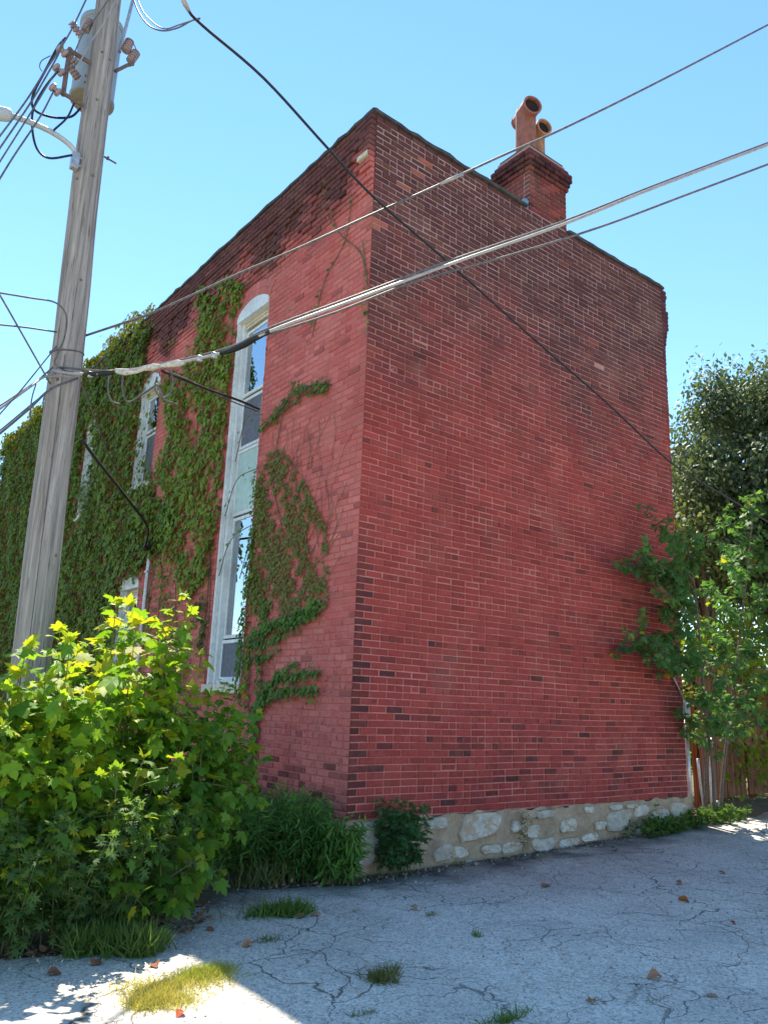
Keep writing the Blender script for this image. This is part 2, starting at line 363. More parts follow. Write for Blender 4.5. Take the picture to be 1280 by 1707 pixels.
def jit(c, v=.12):
    k = 1+random.gauss(0, v); return tuple(max(.01, x*k*(1+random.gauss(0, v*.35))) for x in c)
def lerp(a, b_, t): t = min(1, max(0, t)); return tuple(x+(y-x)*t for x, y in zip(a, b_))
def nz(x, z, s=1.0): return math.sin(x*1.7*s+1.3)*math.sin(z*1.3*s+.4)+.6*math.sin(x*3.9*s+z*2.3*s)+.4*math.sin(x*7.1*s-z*5.7*s+2)
RED, RED2, PURP, DARK, BRN, ORG = (.36, .058, .050), (.29, .048, .042), (.110, .046, .047), (.075, .031, .031), (.15, .062, .052), (.40, .12, .08)
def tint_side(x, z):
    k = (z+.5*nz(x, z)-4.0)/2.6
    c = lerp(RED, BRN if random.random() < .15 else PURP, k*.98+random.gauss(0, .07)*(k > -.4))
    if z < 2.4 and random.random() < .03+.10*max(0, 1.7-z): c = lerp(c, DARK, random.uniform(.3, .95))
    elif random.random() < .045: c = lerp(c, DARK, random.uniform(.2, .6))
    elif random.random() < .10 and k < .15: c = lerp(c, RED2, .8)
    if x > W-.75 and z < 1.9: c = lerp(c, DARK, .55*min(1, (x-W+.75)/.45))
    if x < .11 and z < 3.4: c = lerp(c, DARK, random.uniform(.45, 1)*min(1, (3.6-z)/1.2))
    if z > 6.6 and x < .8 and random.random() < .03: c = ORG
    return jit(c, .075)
FRED, FPINK = (.56, .13, .115), (.66, .215, .185)
def tint_front(y, z):
    c = lerp(FRED, FPINK, .5+.5*nz(y, z, 1.6)*.5+random.gauss(0, .15))
    k = (z-7.1+.3*nz(y, z))/.4
    if k > 0: c = lerp(c, lerp(PURP, BRN, random.random()), k*random.uniform(.5, 1))
    if z < .95 and random.random() < .45: c = lerp(c, DARK, random.uniform(.3, .9))
    if random.random() < .03: c = lerp(c, DARK, .4)
    return jit(c, .055)
def subtract(iv, cut):
    out = []
    for a, c in iv:
        if cut[1] <= a or cut[0] >= c: out.append((a, c)); continue
        if cut[0]-a > .03: out.append((a, cut[0]))
        if c-cut[1] > .03: out.append((cut[1], c))
    return out
def proud_front(i, y):
    k = NC-i                              # courses below the top
    if y < .24 and k <= 14: return .02 if k > 12 else .045 if k > 10 else .07 if k > 8 else .095 if k > 3 else .075
    if k > 14: return 0.0
    if k > 12: return .012
    if k > 6: return .040 if (y % .64) < .32 else .018
    if k > 4: return .052
    return .064
bricks = []                                # (wall, a0, a1, z0, z1, proud, depth, colour, full length)
J = .0058
for i in range(NC):
    header = (i % 7 == 3); n_off = (i % 2)
    # side wall
    x = 0.0; first = True
    Wi = W+.008*i*CH
    while x < Wi-.02:
        ln = .1065 if header else .213
        if first: ln = .1065 if n_off else .213
        if not first and random.random() < .03: ln = .1065
        x1 = min(Wi+(.015 if i % 2 else 0)*random.random(), x+ln)
        if Wi-x1 < .05: x1 = Wi-random.random()*.012
        cor = 0.0
        if x1-x > .03:
            zz = zc(i, (x+x1)/2); g = J*random.uniform(.8, 1.25)
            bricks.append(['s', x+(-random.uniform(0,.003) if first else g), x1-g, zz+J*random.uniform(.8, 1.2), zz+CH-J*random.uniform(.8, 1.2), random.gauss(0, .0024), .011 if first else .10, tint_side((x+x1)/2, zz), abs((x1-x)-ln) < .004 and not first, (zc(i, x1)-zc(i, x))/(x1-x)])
        x = x1; first = False
    # front wall, as far as the thick of the ivy
    y = .013; firsty = True
    while y < 11.5:
        ln = .1065 if (header and i < NC-14) else .213
        if firsty and n_off: ln = .1065
        firsty = False; y1 = y+ln; zz = zc(i, 0); zm = zz+CH/2; iv = [(y, y1)]
        for o in OPEN:
            for hz in (zz+.01, zm, zz+CH-.01):
                s_ = open_at(o, hz)
                if s_: iv = subtract(iv, s_)
        pr = proud_front(i, (y+y1)/2)
        for a, c in iv:
            g = J*random.uniform(.8, 1.25)
            if c-a > .025: bricks.append(['f', a+(0 if a == .013 else g), c-g, zz+J, zz+CH-J*random.uniform(.8, 1.3), pr+random.gauss(0, .002), .10, tint_front((a+c)/2, zz), False, 0])
        y = y1
# pick the ones that show largest
def shown(bk):
    if not bk[8] or bk[0] != 's': return 0
    a, c, z0, z1 = bk[1:5]; q = [pix(p) for p in ((a, 0, z0), (c, 0, z0), (c, 0, z1), (a, 0, z1))]
    return abs(sum(q[k][0]*q[(k+1) % 4][1]-q[(k+1) % 4][0]*q[k][1] for k in range(4)))/2
order = sorted(range(len(bricks)), key=lambda k: -shown(bricks[k])); single = set(order[:300])
# backing walls (the mortar the bricks are bedded in)
b = MB(); b.box((.012, .008, ZB-.01), (W-.006, .30, zc(NC, 3)-.02)); b.box((.012, .008, zc(NC, 3)-.02), (3.2, .30, zc(NC, 1.6)-.02))
side = b.build('side_wall', MAT['mortar'], house)
b = MB(); ycuts = sorted({.302, L}|{v for o in OPEN for v in o[:2]})
for y0, y1 in zip(ycuts, ycuts[1:]):
    zs = [(o[2], o[3]) for o in OPEN if o[0] <= y0 < o[1]]; lo = ZB-.01
    for z0, z1 in sorted(zs): b.box((.008, y0, lo), (.30, y1, z0)); lo = z1
    b.box((.008, y0, lo), (.30, y1, 8.26))
b.box((.008, .0085, ZB), (.0119, .302, 8.26))
front = b.build('front_wall', MAT['mortar_f'], house)
b = MB(); b.box((W-.31, .302, ZB), (W-.008, L, 8.0)); rear = b.build('rear_wall', MAT['mortar'], house)
b = MB(); b.box((.301, L-.3, 0), (W-.311, L-.001, 8.1)); b.build('end_wall', MAT['mortar'], house)
b = MB(); b.box((.301, .301, 7.72), (W-.311, L-.301, 7.8)); b.build('roof', MAT['roof'], house)
b = MB(); b.box((1.2, .302, .3), (1.25, L-.31, 7.7)); b.build('inner_partition', MAT['interior'], house)
# brick pieces
tmpl = {}
def brick_obj(bk):
    w, a0, a1, z0, z1, pr, dp, col, full, tilt = bk; key = ('H' if a1-a0 < .15 else 'S', random.randrange(4))
    if key not in tmpl:
        h = MB(); add_brick(h, 's', -(a1-a0)/2, (a1-a0)/2, -(z1-z0)/2, (z1-z0)/2, 0, dp, None); tmpl[key] = h
        me = bpy.data.meshes.new('brick'); me.from_pydata(h.v, [], h.f); me.materials.append(MAT['brick_o']); tmpl[key] = (me, a1-a0, z1-z0)
    me, la, lz = tmpl[key]; o = bpy.data.objects.new('brick', me)
    o.location = ((a0+a1)/2, -pr, (z0+z1)/2); o.scale = ((a1-a0)/la, 1, (z1-z0)/lz); o.rotation_euler = (0, -tilt, 0); o.color = (*col, 1); link(o, side)
bs, bf = MB(), MB()
for k, bk in enumerate(bricks):
    if k in single: brick_obj(bk)
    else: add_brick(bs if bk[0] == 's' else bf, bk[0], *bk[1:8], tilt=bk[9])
# voussoirs over the openings
for o in OPEN[:4]:
    y0, y1, z0, z1, rise = o; h = (y1-y0)/2; R = (h*h+rise*rise)/(2*rise); m = (y0+y1)/2; zc0 = z1-R; am = math.asin(h/R)+.03; n = 11
    for row in range(2):
        for k in range(n):
            a = -am+(k+.5)*2*am/n; r0, r1 = R+.004+row*.108, R+.108+row*.106; hw = am/n*.94
            q = [(m+r*math.sin(a+s_*hw), zc0+r*math.cos(a+s_*hw)) for r, s_ in ((r0, -1), (r0, 1), (r1, 1), (r1, -1))]
            vs_ = [(-.012, y, z) for y, z in q]+[(.09, y, z) for y, z in q]
            bf.add(vs_, [(0, 1, 2, 3), (0, 4, 5, 1), (1, 5, 6, 2), (2, 6, 7, 3), (3, 7, 4, 0)], tint_front(m, z1-1))
tag(bs.build('brick_courses', MAT['brick'], side), kind='stuff'); tag(bf.build('brick_courses', MAT['brick'], front), kind='stuff')
# pale brick patch in the cornice corner + rear cornice seen at the far edge
b = MB()
for i in range(NC-14, NC):
    k = NC-i; pr = .03 if k > 12 else .07 if k > 10 else .12 if k > 5 else .07 if k > 2 else .10
    z = zc(i, W); b.cbox((W-.1, .002, z+.004), (W+.05+pr+random.uniform(-.012, .012), .105, z+CH-.003), .008, tint_side(W, z))
tag(b.build('corbel', MAT['brick'], rear), kind='stuff')
b = MB(); zt = zc(NC-8, 0); b.cbox((-.104, .03, zt+.004), (-.03, .235, zt+.064), .006); b.build('patch_brick', MAT['cream'], front)
# coping: a run of uneven tar-covered caps
def coping(name, pts, w0, w1, ax):
    b = MB(); n = len(pts); vs_ = []
    for k, (p, z) in enumerate(pts):
        j = random.uniform(-.012, .012); t = .055+random.uniform(-.012, .018)
        for (d, h) in ((w0+j, -.004), (w0+j-.004, t*.6), (w0+.05, t), (w1, t*1.05), (w1, -.004)):
            vs_.append((p, d, z+h) if ax == 0 else (d, p, z+h))
    fs = []
    for k in range(n-1):
        for q in range(5):
            f = (k*5+q, (k+1)*5+q, (k+1)*5+(q+1) % 5, k*5+(q+1) % 5); fs.append(f if ax == 0 else f[::-1])
    fs += [tuple(range(5)), tuple((n-1)*5+q for q in range(5))[::-1]]
    b.add(vs_, fs); return b.build(name, MAT['coping'], house)
coping('coping', [(x, zc(NC, x)) for x in np.arange(-.06, 2.60, .13)], -.035, .34, 0)
coping('coping', [(x, zc(NC, x)) for x in np.arange(3.41, W+.12, .13)], -.035, .34, 0)
coping('coping', [(y, zc(NC, 0)+.002) for y in np.arange(.345, L, .16)], -.085, .32, 1)
coping('coping', [(y, zc(NC, 0)+.001) for y in (-.02, .1, .2, .342)], -.08, .0, 1)
# foundation of rubble stone
from mathutils import noise as mnoise
b = MB(); nx, nzz = 230, 28; x0, x1 = -.035, W+.01
def frough(x, z): return .020*mnoise.fractal(Vector((x*3.1, 0, z*4.5)), 1.0, 2.0, 4)+.012*mnoise.noise(Vector((x*16, 3, z*16)))
for i in range(nx+1):
    for j in range(nzz+1):
        x = x0+(x1-x0)*i/nx; z = -.25+(ZB+.25)*j/nzz
        top = .030*mnoise.noise(Vector((x*5, 7, 0)))+.012*mnoise.noise(Vector((x*19, 9, 0))) if j >= nzz-1 else 0
        b.v.append((x, -.026+frough(x, z), z+top))
for i in range(nx):
    for j in range(nzz): q = i*(nzz+1)+j; b.f.append((q, q+nzz+1, q+nzz+2, q+1))
k = len(b.v); b.add([(x0, -.03, -.25), (x0, -.03, ZB), (x0, 9, ZB), (x0, 9, -.25)], [(0, 1, 2, 3)])
b.add([(x0, -.02, ZB-.002), (x1, -.02, ZB-.002), (x1, .2, ZB-.002), (x0, .2, ZB-.002)], [(0, 1, 2, 3)])
b.add([(x1, -.03, -.25), (x1, -.03, ZB), (x1, 2, ZB), (x1, 2, -.25)], [(3, 2, 1, 0)])
fnd = b.build('foundation', MAT['found'], house, smooth=True)
# stones bedded in it: photograph spot and size in pixels
ST = [(604,1408,52,78),(728,1373,36,20),(800,1376,66,46),(738,1422,30,26),(764,1421,28,20),(818,1416,32,16),(852,1413,34,18),(863,1377,24,20),(884,1358,26,12),(908,1357,28,14),(946,1376,28,24),
      (905,1408,40,22),(948,1405,36,16),(983,1396,26,14),(1000,1376,20,14),(1026,1346,20,10),(1030,1368,42,34),(1052,1344,18,8),(885,1386,30,22),(836,1436,30,14),(925,1342,22,10),(982,1350,16,12),(1068,1352,24,20),(1100,1362,34,26),(1130,1352,26,30),(655,1390,34,30),(664,1425,30,24),(780,1440,30,12),(1075,1385,30,16)]
def stone(px, py, w, h):
    p = wp(px, py, 1, -.03); s_ = wp(px+w/2, py, 1, -.03)[0]-p[0]; t_ = p[2]-wp(px, py+h/2, 1, -.03)[2]
    b = MB(); n = 14; pr = random.uniform(.5, 1.3); rings = [(1.05, .03), (1.0, -.010*pr), (.90, -.024*pr), (.5, -.026*pr)]
    ph = [random.uniform(-1, 1) for _ in range(6)]; tone = random.uniform(.75, 1.1)
    for ri, (rr, d) in enumerate(rings):
        for k in range(n):
            w_ = (0, .25, .9, 1)[ri]; b.c.append(tuple((.42+(q_-.42*m_)*w_)*tone if False else (m_*(1-w_)+q_*tone*w_) for m_, q_ in zip((.40, .29, .19), (.66, .62, .56))))
            a = 2*math.pi*k/n; ca, sa = math.cos(a), math.sin(a)
            sq = 1/max(abs(ca), abs(sa))**.75; wob = 1+.13*ph[0]*math.sin(2*a+ph[1])+.12*ph[2]*math.sin(3*a+ph[3]*3)+.05*ph[4]*math.sin(5*a)
            b.v.append((p[0]+s_*ca*sq*wob*rr, -.03+d+random.uniform(-.003, .003), max(gz(p[0])-.1, min(ZB-.012, p[2]+t_*sa*sq*wob*rr))))
    for q in range(3):
        for k in range(n): b.f.append((q*n+k, q*n+(k+1) % n, (q+1)*n+(k+1) % n, (q+1)*n+k))
    b.f.append(tuple(3*n+k for k in range(n)))
    for k_ in range(n, len(b.v)): b.v[k_] = (b.v[k_][0], b.v[k_][1]+random.uniform(-.006, .006), b.v[k_][2])
    b.build('stone', MAT['stone'], fnd)
for s_ in ST: stone(*s_)
# chimney
chim = bpy.data.objects.new('chimney', None); link(chim, house)
cx0, cx1, cy1 = 2.62, 3.40, .62
b = MB(); b.box((cx0+.01, .0125, zc(NC, 3.3)-.1), (cx1-.01, cy1-.01, 9.19)); b.build('core', MAT['mortar'], chim)
b = MB(); ncc = 14
for i in range(ncc):
    z = zc(NC, 3.3)+i*CH+.02; z0, z1 = z+J, z+CH-J; pr = 0.0 if i < ncc-5 else .028 if i == ncc-5 else .045 if i == ncc-4 else .068
    if i == ncc-1: pr = .03
    def ctint(): return jit(lerp(lerp(RED, BRN, random.uniform(.3, 1)), DARK, (1.0 if pr > .04 else .35)*random.uniform(.5, 1.2)), .2)
    def run(a0, a1): 
        a = a0; o = .1065 if i % 2 else .213
        while a < a1-.02:
            e = min(a1, a+o); o = .213
            if a1-e < .06: e = a1
            yield a, e; a = e
    for a, e in run(cx0-pr, cx1+pr): b.cbox((a+J, -pr+.001, z0), (e-J, -pr+.10, z1), .005, ctint())
    for a, e in run(-pr+.105, cy1+pr): b.cbox((cx0-pr, a+J, z0), (cx0-pr+.1, e-J, z1), .005, ctint()); b.cbox((cx1+pr-.1, a+J, z0), (cx1+pr, e-J, z1), .005, ctint())
tag(b.build('brick_courses', MAT['brick'], chim), kind='stuff')
b = MB(); zf = zc(NC, 2.6); b.add([(cx0-.008, .02, zf-.03), (cx0-.008, .30, zf-.03), (cx0-.008, .28, zf+.20), (cx0-.008, .10, zf+.24), (cx0-.008, .02, zf+.16)], [(4, 3, 2, 1, 0)])
b.add([(cx0-.004, .02, zf-.03), (cx0-.004, .30, zf-.03), (cx0-.004, .28, zf+.20), (cx0-.004, .10, zf+.24), (cx0-.004, .02, zf+.16)], [(0, 1, 2, 3, 4)]); b.build('flashing', MAT['flash'], chim)
b = MB(); b.box((cx0+.03, .03, 9.17), (cx1-.03, cy1-.03, 9.235)); b.build('cap_mortar', MAT['coping'], chim)
def hollow(b, base, axis, length, r, ri):
    b.lathe(base, axis, [(0, r), (length*.9, r), (length*.91, r*1.05), (length, r*1.05), (length, ri), (length-.14, ri)], 20)
def pot(px_, py_, h, r, m, dirv, zt_):
    o = MB(); base = (px_, py_, 9.19); o.lathe(base, (0, 0, 1), [(0, r*1.04), (.03, r), (h*.5, r*.99), (h, r*.98), (h+r*.55, r*.86), (h+r*.86, r*.45), (h+r*.95, r*.05)], 20)
    d = np.array(dirv, float); d /= np.linalg.norm(d); c = np.array([px_, py_, 9.19+zt_])
    hollow(o, c-d*.02, d, .24, r*.93, r*.78); hollow(o, c+d*.02, -d, .22, r*.85, r*.7)
    ob = o.build('chimney_pot', m, chim, smooth=False)
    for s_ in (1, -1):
        q = MB(); q.lathe(c+d*s_*.165, d*s_, [(0, r*(.77 if s_ > 0 else .69)), (.004, r*(.77 if s_ > 0 else .69))], 20); q.build('mouth_shade_disc', MAT['mouth_shade'], ob)  # black disc stands in for the shade inside the pot mouth
pot(2.82, .24, .74, .150, MAT['clay'], (-.35, -.94, 0), .74)
pot(3.11, .30, .58, .130, MAT['clay2'], (-.25, -.96, 0), .58)

# windows
def panel(b, x, y0, y1, z0, z1, t=.03): b.cbox((x, y0, z0), (x+t, y1, z1), .004)
def arch_fill(o, za, x, t):                 # white head board under the segmental arch, from za up
    y0, y1, z0, z1, rise = o; h = (y1-y0)/2; R = (h*h+rise*rise)/(2*rise); m = (y0+y1)/2; n = 12; q = []
    for k in range(n+1):
        y = y0+(y1-y0)*k/n; q.append((y, z1-R+math.sqrt(R*R-(y-m)**2)))
    q = [(y0, za)]+q+[(y1, za)]; b = MB(); N_ = len(q)
    b.add([(x, y, z) for y, z in q]+[(x+t, y, z) for y, z in q], [tuple(range(N_))[::1], tuple(range(N_, 2*N_))[::-1]]+[(k, N_+k, N_+(k+1) % N_, (k+1) % N_) for k in range(N_)]); return b
def window(o, label, rows, fw=.10):
    """rows: list of (z0, z1, what) from the top down"""
    y0, y1, z0, z1, rise = o; e = bpy.data.objects.new('window', None); link(e, house); e['label'] = label
    xf = .085; b = MB(); b.cbox((-.006, y1-.035, z0), (xf-.031, y1-.004, z1-rise-.01), .004); b.build('reveal_lining', MAT['white'], e); b = MB()
    panel(b, xf-.03, y0+.005, y0+fw, z0, z1-rise, .10); panel(b, xf-.03, y1-fw, y1-.005, z0, z1-rise, .10); panel(b, xf-.012, y0+fw, y1-fw, z0, z0+.05, .08); b.build('frame', MAT['white'], e)
    hz = z1-rise-.10; arch_fill(o, hz, xf-.10, .155).build('arched_head', MAT['white'], e)
    b = MB(); panel(b, xf-.008, y0+fw, y1-fw, hz-.05, hz, .06); panel(b, xf+.004, y0+fw, y1-fw, hz-.09, hz-.05, .06); b.build('head_moulding', MAT['cream'], e)
    b = MB(); b.cbox((-.05, y0-.06, z0-.11), (.22, y1+.06, z0-.002), .008); b.build('sill', MAT['cream'], e)
    for a, c, what, sh in rows:
        s_ = MB(); xo = xf+.02+sh; w = .045
        panel(s_, xo, y0+fw, y0+fw+w, a, c, .035); panel(s_, xo, y1-fw-w, y1-fw, a, c, .035); panel(s_, xo-.001, y0+fw+w, y1-fw-w, a, a+w, .035); panel(s_, xo-.001, y0+fw+w, y1-fw-w, c-w, c, .035)
        so_ = s_.build('sash', MAT['white'], e)
        g = MB(); yy0, yy1, a2, c2 = y0+fw+w, y1-fw-w, a+w, c-w
        if what == 'mint': panel(g, xo+.010, yy0, yy1, a2, c2, .015); g.build('panel', MAT['mint'], e); continue
        g.box((xo+.012, yy0, a2), (xo+.016, yy1, c2)); g.build('pane', MAT['glass'], e)
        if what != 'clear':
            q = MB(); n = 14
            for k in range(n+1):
                yk = yy0-.02+(yy1-yy0+.04)*k/n; xs_ = xo+.05 if what == 'reflection_sheet' else xo+.004; am_ = .008 if what == 'reflection_sheet' else .0012; ov = .03 if what == 'reflection_sheet' else -.001  # pale sheet behind the glass imitates a sky reflection by its colour
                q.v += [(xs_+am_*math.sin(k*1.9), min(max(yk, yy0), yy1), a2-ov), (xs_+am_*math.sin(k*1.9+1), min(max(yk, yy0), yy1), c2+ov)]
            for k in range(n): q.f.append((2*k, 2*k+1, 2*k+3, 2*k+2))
            q.build('reflection_sheet' if what == 'reflection_sheet' else 'pane_glare_blocker', MAT['reflection_sheet' if what == 'reflection_sheet' else 'glare_block'], e, smooth=True)  # the grey sheet is added before the pane to kill its reflection
    return e
window(OPEN[0], 'tall white framed stair window with arched head', [(5.62, 6.62, 'clear', 0), (4.86, 5.60, 'glare_block', .02), (3.92, 4.84, 'mint', .005), (2.30, 3.90, 'reflection_sheet', .02), (1.77, 2.28, 'glare_block', 0)], .10)
window(OPEN[1], 'upper window half grown over with ivy', [(6.0, 6.66, 'clear', 0), (5.07, 5.98, 'glare_block', .02)])
window(OPEN[2], 'farther upper window nearly buried in ivy', [(6.0, 6.66, 'clear', 0), (5.07, 5.98, 'glare_block', .02)])
window(OPEN[3], 'ground floor window behind the maple leaves', [(2.6, 3.15, 'reflection_sheet', 0), (1.79, 2.58, 'glare_block', .02)])
# service conduit on the front wall
cd = thing('service_conduit', 'grey electrical conduit with black weatherhead on the ivy clad wall', 'conduit', (-.06, 5.45, 0))
wy = 5.45; b = MB(); b.tube([(-.06, wy, 0), (-.06, wy, 3.72)], .032, 12); b.build('pipe', MAT['galv'], cd)
b = MB(); b.lathe((-.06, wy, 3.70), (0, 0, 1), [(0, .04), (.06, .055), (.13, .06), (.19, .045), (.21, .01)], 12); b.lathe((-.06, wy, 3.80), (-1, -.3, -.25), [(0, .05), (.12, .05), (.14, .03)], 10); b.build('weatherhead', MAT['black'], cd)
b = MB()
for z in (1.0, 2.3, 3.4): b.cbox((-.1, wy-.05, z), (-.003, wy+.05, z+.03), .004)
b.build('strap', MAT['galv'], cd)
#@@PART2
# ------------------------------------------------------------------ leaves
def outline(half, c=(0, .32), bend=.25, curl=.15):
    """leaf blade from its right-hand outline (side, along): centre vertex, fan of triangles, drooping sides and tip"""
    pts = list(half)+[(-v, u) for v, u in half[-2:0:-1]]; V = [c]+pts; n = len(pts)
    P = np.array([(u, v, -bend*v*v*2-curl*u*u+.06*abs(v)) for v, u in V]); F = [(0, 1+k, 1+(k+1) % n) for k in range(n)]
    return P, np.array(F)
MAPLE = outline([(0, 0), (.20, -.09), (.43, -.03), (.34, .11), (.64, .27), (.45, .37), (.52, .60), (.25, .50), (.20, .72), (0, 1.0)])
IVY = outline([(0, 0), (.28, -.04), (.52, .24), (.30, .42), (.27, .68), (0, 1.0)], (0, .4), .2, .12)
CUT = outline([(0, 0), (.05, .14), (.36, .10), (.10, .30), (.44, .42), (.12, .48), (.30, .74), (.08, .66), (0, 1.0)], (0, .4), .2, .2)
OVAL = outline([(0, 0), (.27, .25), (.25, .6), (0, 1.0)], (0, .42), .3, .12)
LANCE = outline([(0, 0), (.10, .3), (.08, .65), (0, 1.0)], (0, .45), .3, .35)
def norm(a): return a/(np.linalg.norm(a, axis=-1, keepdims=True)+1e-9)
class Leaves:
    def __init__(s): s.p = []; s.t = []; s.n = []; s.s = []; s.c = []
    def add(s, p, t, n, size, col): s.p.append(p); s.t.append(t); s.n.append(n); s.s.append(size); s.c.append(col)
    def arrays(s):
        P, T, N_ = np.array(s.p, float), norm(np.array(s.t, float)), np.array(s.n, float)
        B = norm(np.cross(N_, T)); N_ = norm(np.cross(T, B)); return P, T, B, N_, np.array(s.s, float), np.array(s.c, float)
    def build(s, name, tm, m, parent=None, only=None, kind=None):
        P, T, B, N_, S, C = s.arrays()
        if only is not None: P, T, B, N_, S, C = (q[only] for q in (P, T, B, N_, S, C))
        V, F = tm; k, n = len(V), len(P)
        if n == 0: return None
        zf, wf = rng.uniform(.2, 2.4, (n, 1, 1)), rng.uniform(.78, 1.12, (n, 1, 1))      # no two leaves curl alike
        X = P[:, None, :]+S[:, None, None]*(V[None, :, 0:1]*T[:, None]+wf*V[None, :, 1:2]*B[:, None]+zf*V[None, :, 2:3]*N_[:, None])
        org = np.zeros(3) if parent is None else np.array(parent.location)
        X = (X-org).reshape(-1, 3); FF = (F[None]+(np.arange(n)*k)[:, None, None]).reshape(-1, 3)
        me = bpy.data.meshes.new(name); me.vertices.add(len(X)); me.vertices.foreach_set('co', X.ravel())
        me.loops.add(FF.size); me.polygons.add(len(FF)); me.loops.foreach_set('vertex_index', FF.ravel().astype(np.int32))
        me.polygons.foreach_set('loop_start', np.arange(0, FF.size, 3, dtype=np.int32)); me.polygons.foreach_set('loop_total', np.full(len(FF), 3, np.int32))
        me.polygons.foreach_set('use_smooth', np.ones(len(FF), bool))
        me.update(calc_edges=True); a = me.color_attributes.new('col', 'FLOAT_COLOR', 'POINT')
        a.data.foreach_set('color', np.repeat(np.c_[C, np.ones(n)], k, 0).ravel()); me.materials.append(m)
        o = bpy.data.objects.new(name, me); link(o, parent)
        if kind: o['kind'] = kind
        return o
    def singles(s, name, tm, m, parent, idx):
        P, T, B, N_, S, C = s.arrays(); me = bpy.data.meshes.new(name); me.from_pydata(tm[0].tolist(), [], tm[1].tolist()); me.materials.append(m)
        me.polygons.foreach_set('use_smooth', [True]*len(me.polygons)); org = np.array(parent.location)
        for k in idx:
            o = bpy.data.objects.new(name, me); Q = Matrix.Identity(4)
            zf, wf = rng.uniform(.3, 2.2), rng.uniform(.8, 1.1)
            for r in range(3): Q[r][0], Q[r][1], Q[r][2], Q[r][3] = T[k][r]*S[k], B[k][r]*S[k]*wf, N_[k][r]*S[k]*zf, P[k][r]-org[r]
            link(o, parent); o.matrix_local = Q; o.color = (*C[k], 1)
def rv(s=1.0): return rng.normal(0, s, 3)
def cmix(a, b_, t): return np.array(a)+(np.array(b_)-np.array(a))*min(1, max(0, t))
def branchy(lv, st, base, tip, bow=.25, start=.35, step=.07, size=.11, cols=((.05, .11, .02), (.12, .2, .03)), petiole=.06, droop=.5, r0=.008, pair=True, twig=.0, yellow=0.0, up=.8):
    """one shoot: bowed stem from base to tip with opposite leaves on petioles along its outer part"""
    base, tip = np.array(base, float), np.array(tip, float); ln = np.linalg.norm(tip-base); mid = (base+tip)/2+np.array([0, 0, bow*ln])+rv(.05*ln)
    pts = [(1-t)**2*base+2*t*(1-t)*mid+t*t*tip for t in np.linspace(0, 1, 9)]
    if st is not None: st.tube(pts, [r0*(1-.75*t) for t in np.linspace(0, 1, 9)], 5)
    t = start+rng.random()*.05
    while t <= 1.0:
        p = (1-t)**2*base+2*t*(1-t)*mid+t*t*tip; d = norm(2*(1-t)*(mid-base)+2*t*(tip-mid)); a = rng.random()*6.28
        e1 = norm(np.cross(d, [0.1, .2, 1])); e2 = np.cross(d, e1)
        for s_ in ((1, -1) if pair else (1,)):
            out = norm(s_*(math.cos(a)*e1+math.sin(a)*e2)+.35*d+np.array([0, 0, .25])); pl = petiole*rng.uniform(.7, 1.4); q = p+out*pl
            if st is not None and petiole > .03: st.tube([p, q], .0018, 3, False)
            T = norm(out*.8+np.array([0, 0, -droop])+rv(.22)); N_ = norm(np.array([0, 0, up])+out*.35+rv(.3))
            k = rng.random(); c = cmix(cols[0], cols[1], k)
            if yellow and rng.random() < yellow*(t-.3): c = cmix(c, (.52, .46, .03), rng.uniform(.4, 1))  # outer leaves turn yellow: sunlight put into the leaf colour
            lv.add(q, T, N_, size*rng.uniform(.65, 1.2)*(1-.35*max(0, t-.8)/.2), c)
        t += step/ln*rng.uniform(.7, 1.3)
    for s_ in (-1, 0, 1):
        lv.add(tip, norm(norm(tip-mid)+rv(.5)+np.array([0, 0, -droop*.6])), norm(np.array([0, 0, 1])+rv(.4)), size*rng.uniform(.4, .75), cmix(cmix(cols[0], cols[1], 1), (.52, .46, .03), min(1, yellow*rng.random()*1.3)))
# ------------------------------------------------------------------ ivy on the front wall
ivy = thing('ivy_vine', 'dense green ivy climbing over the long front wall of the house', 'ivy', (0, 8, 0))
def poly_wall(pp): return np.array([wp(x, y, 0, 0)[1:] for x, y in pp])
def inside(P, poly):
    x, y = P[:, 0], P[:, 1]; r = np.zeros(len(P), bool); n = len(poly)
    for i in range(n):
        (x0, y0), (x1, y1) = poly[i], poly[(i+1) % n]; c = ((y0 > y) != (y1 > y)) & (x < (x1-x0)*(y-y0)/(y1-y0+1e-12)+x0); r ^= c
    return r
def patchy(y, z, s): return np.sin(y*2.1*s+.7)*np.sin(z*1.9*s+1.1)+.7*np.sin(y*4.7*s-z*3.1*s)+.5*np.sin(y*9.3*s+z*8.1*s+2)+.4*np.sin(z*15*s-y*11*s)
def avoid(y, z):
    m = np.ones(len(y))
    for k, o in enumerate(OPEN[:4]):
        w = (y > o[0]+.05) & (y < o[1]-.02) & (z > o[2]) & (z < o[3]-.03)
        m[w] = .02 if k == 0 else (.10 if k in (1, 2) else .15)
        if k in (1, 2): m[w & (z < o[2]+.75)] = .30
    return m
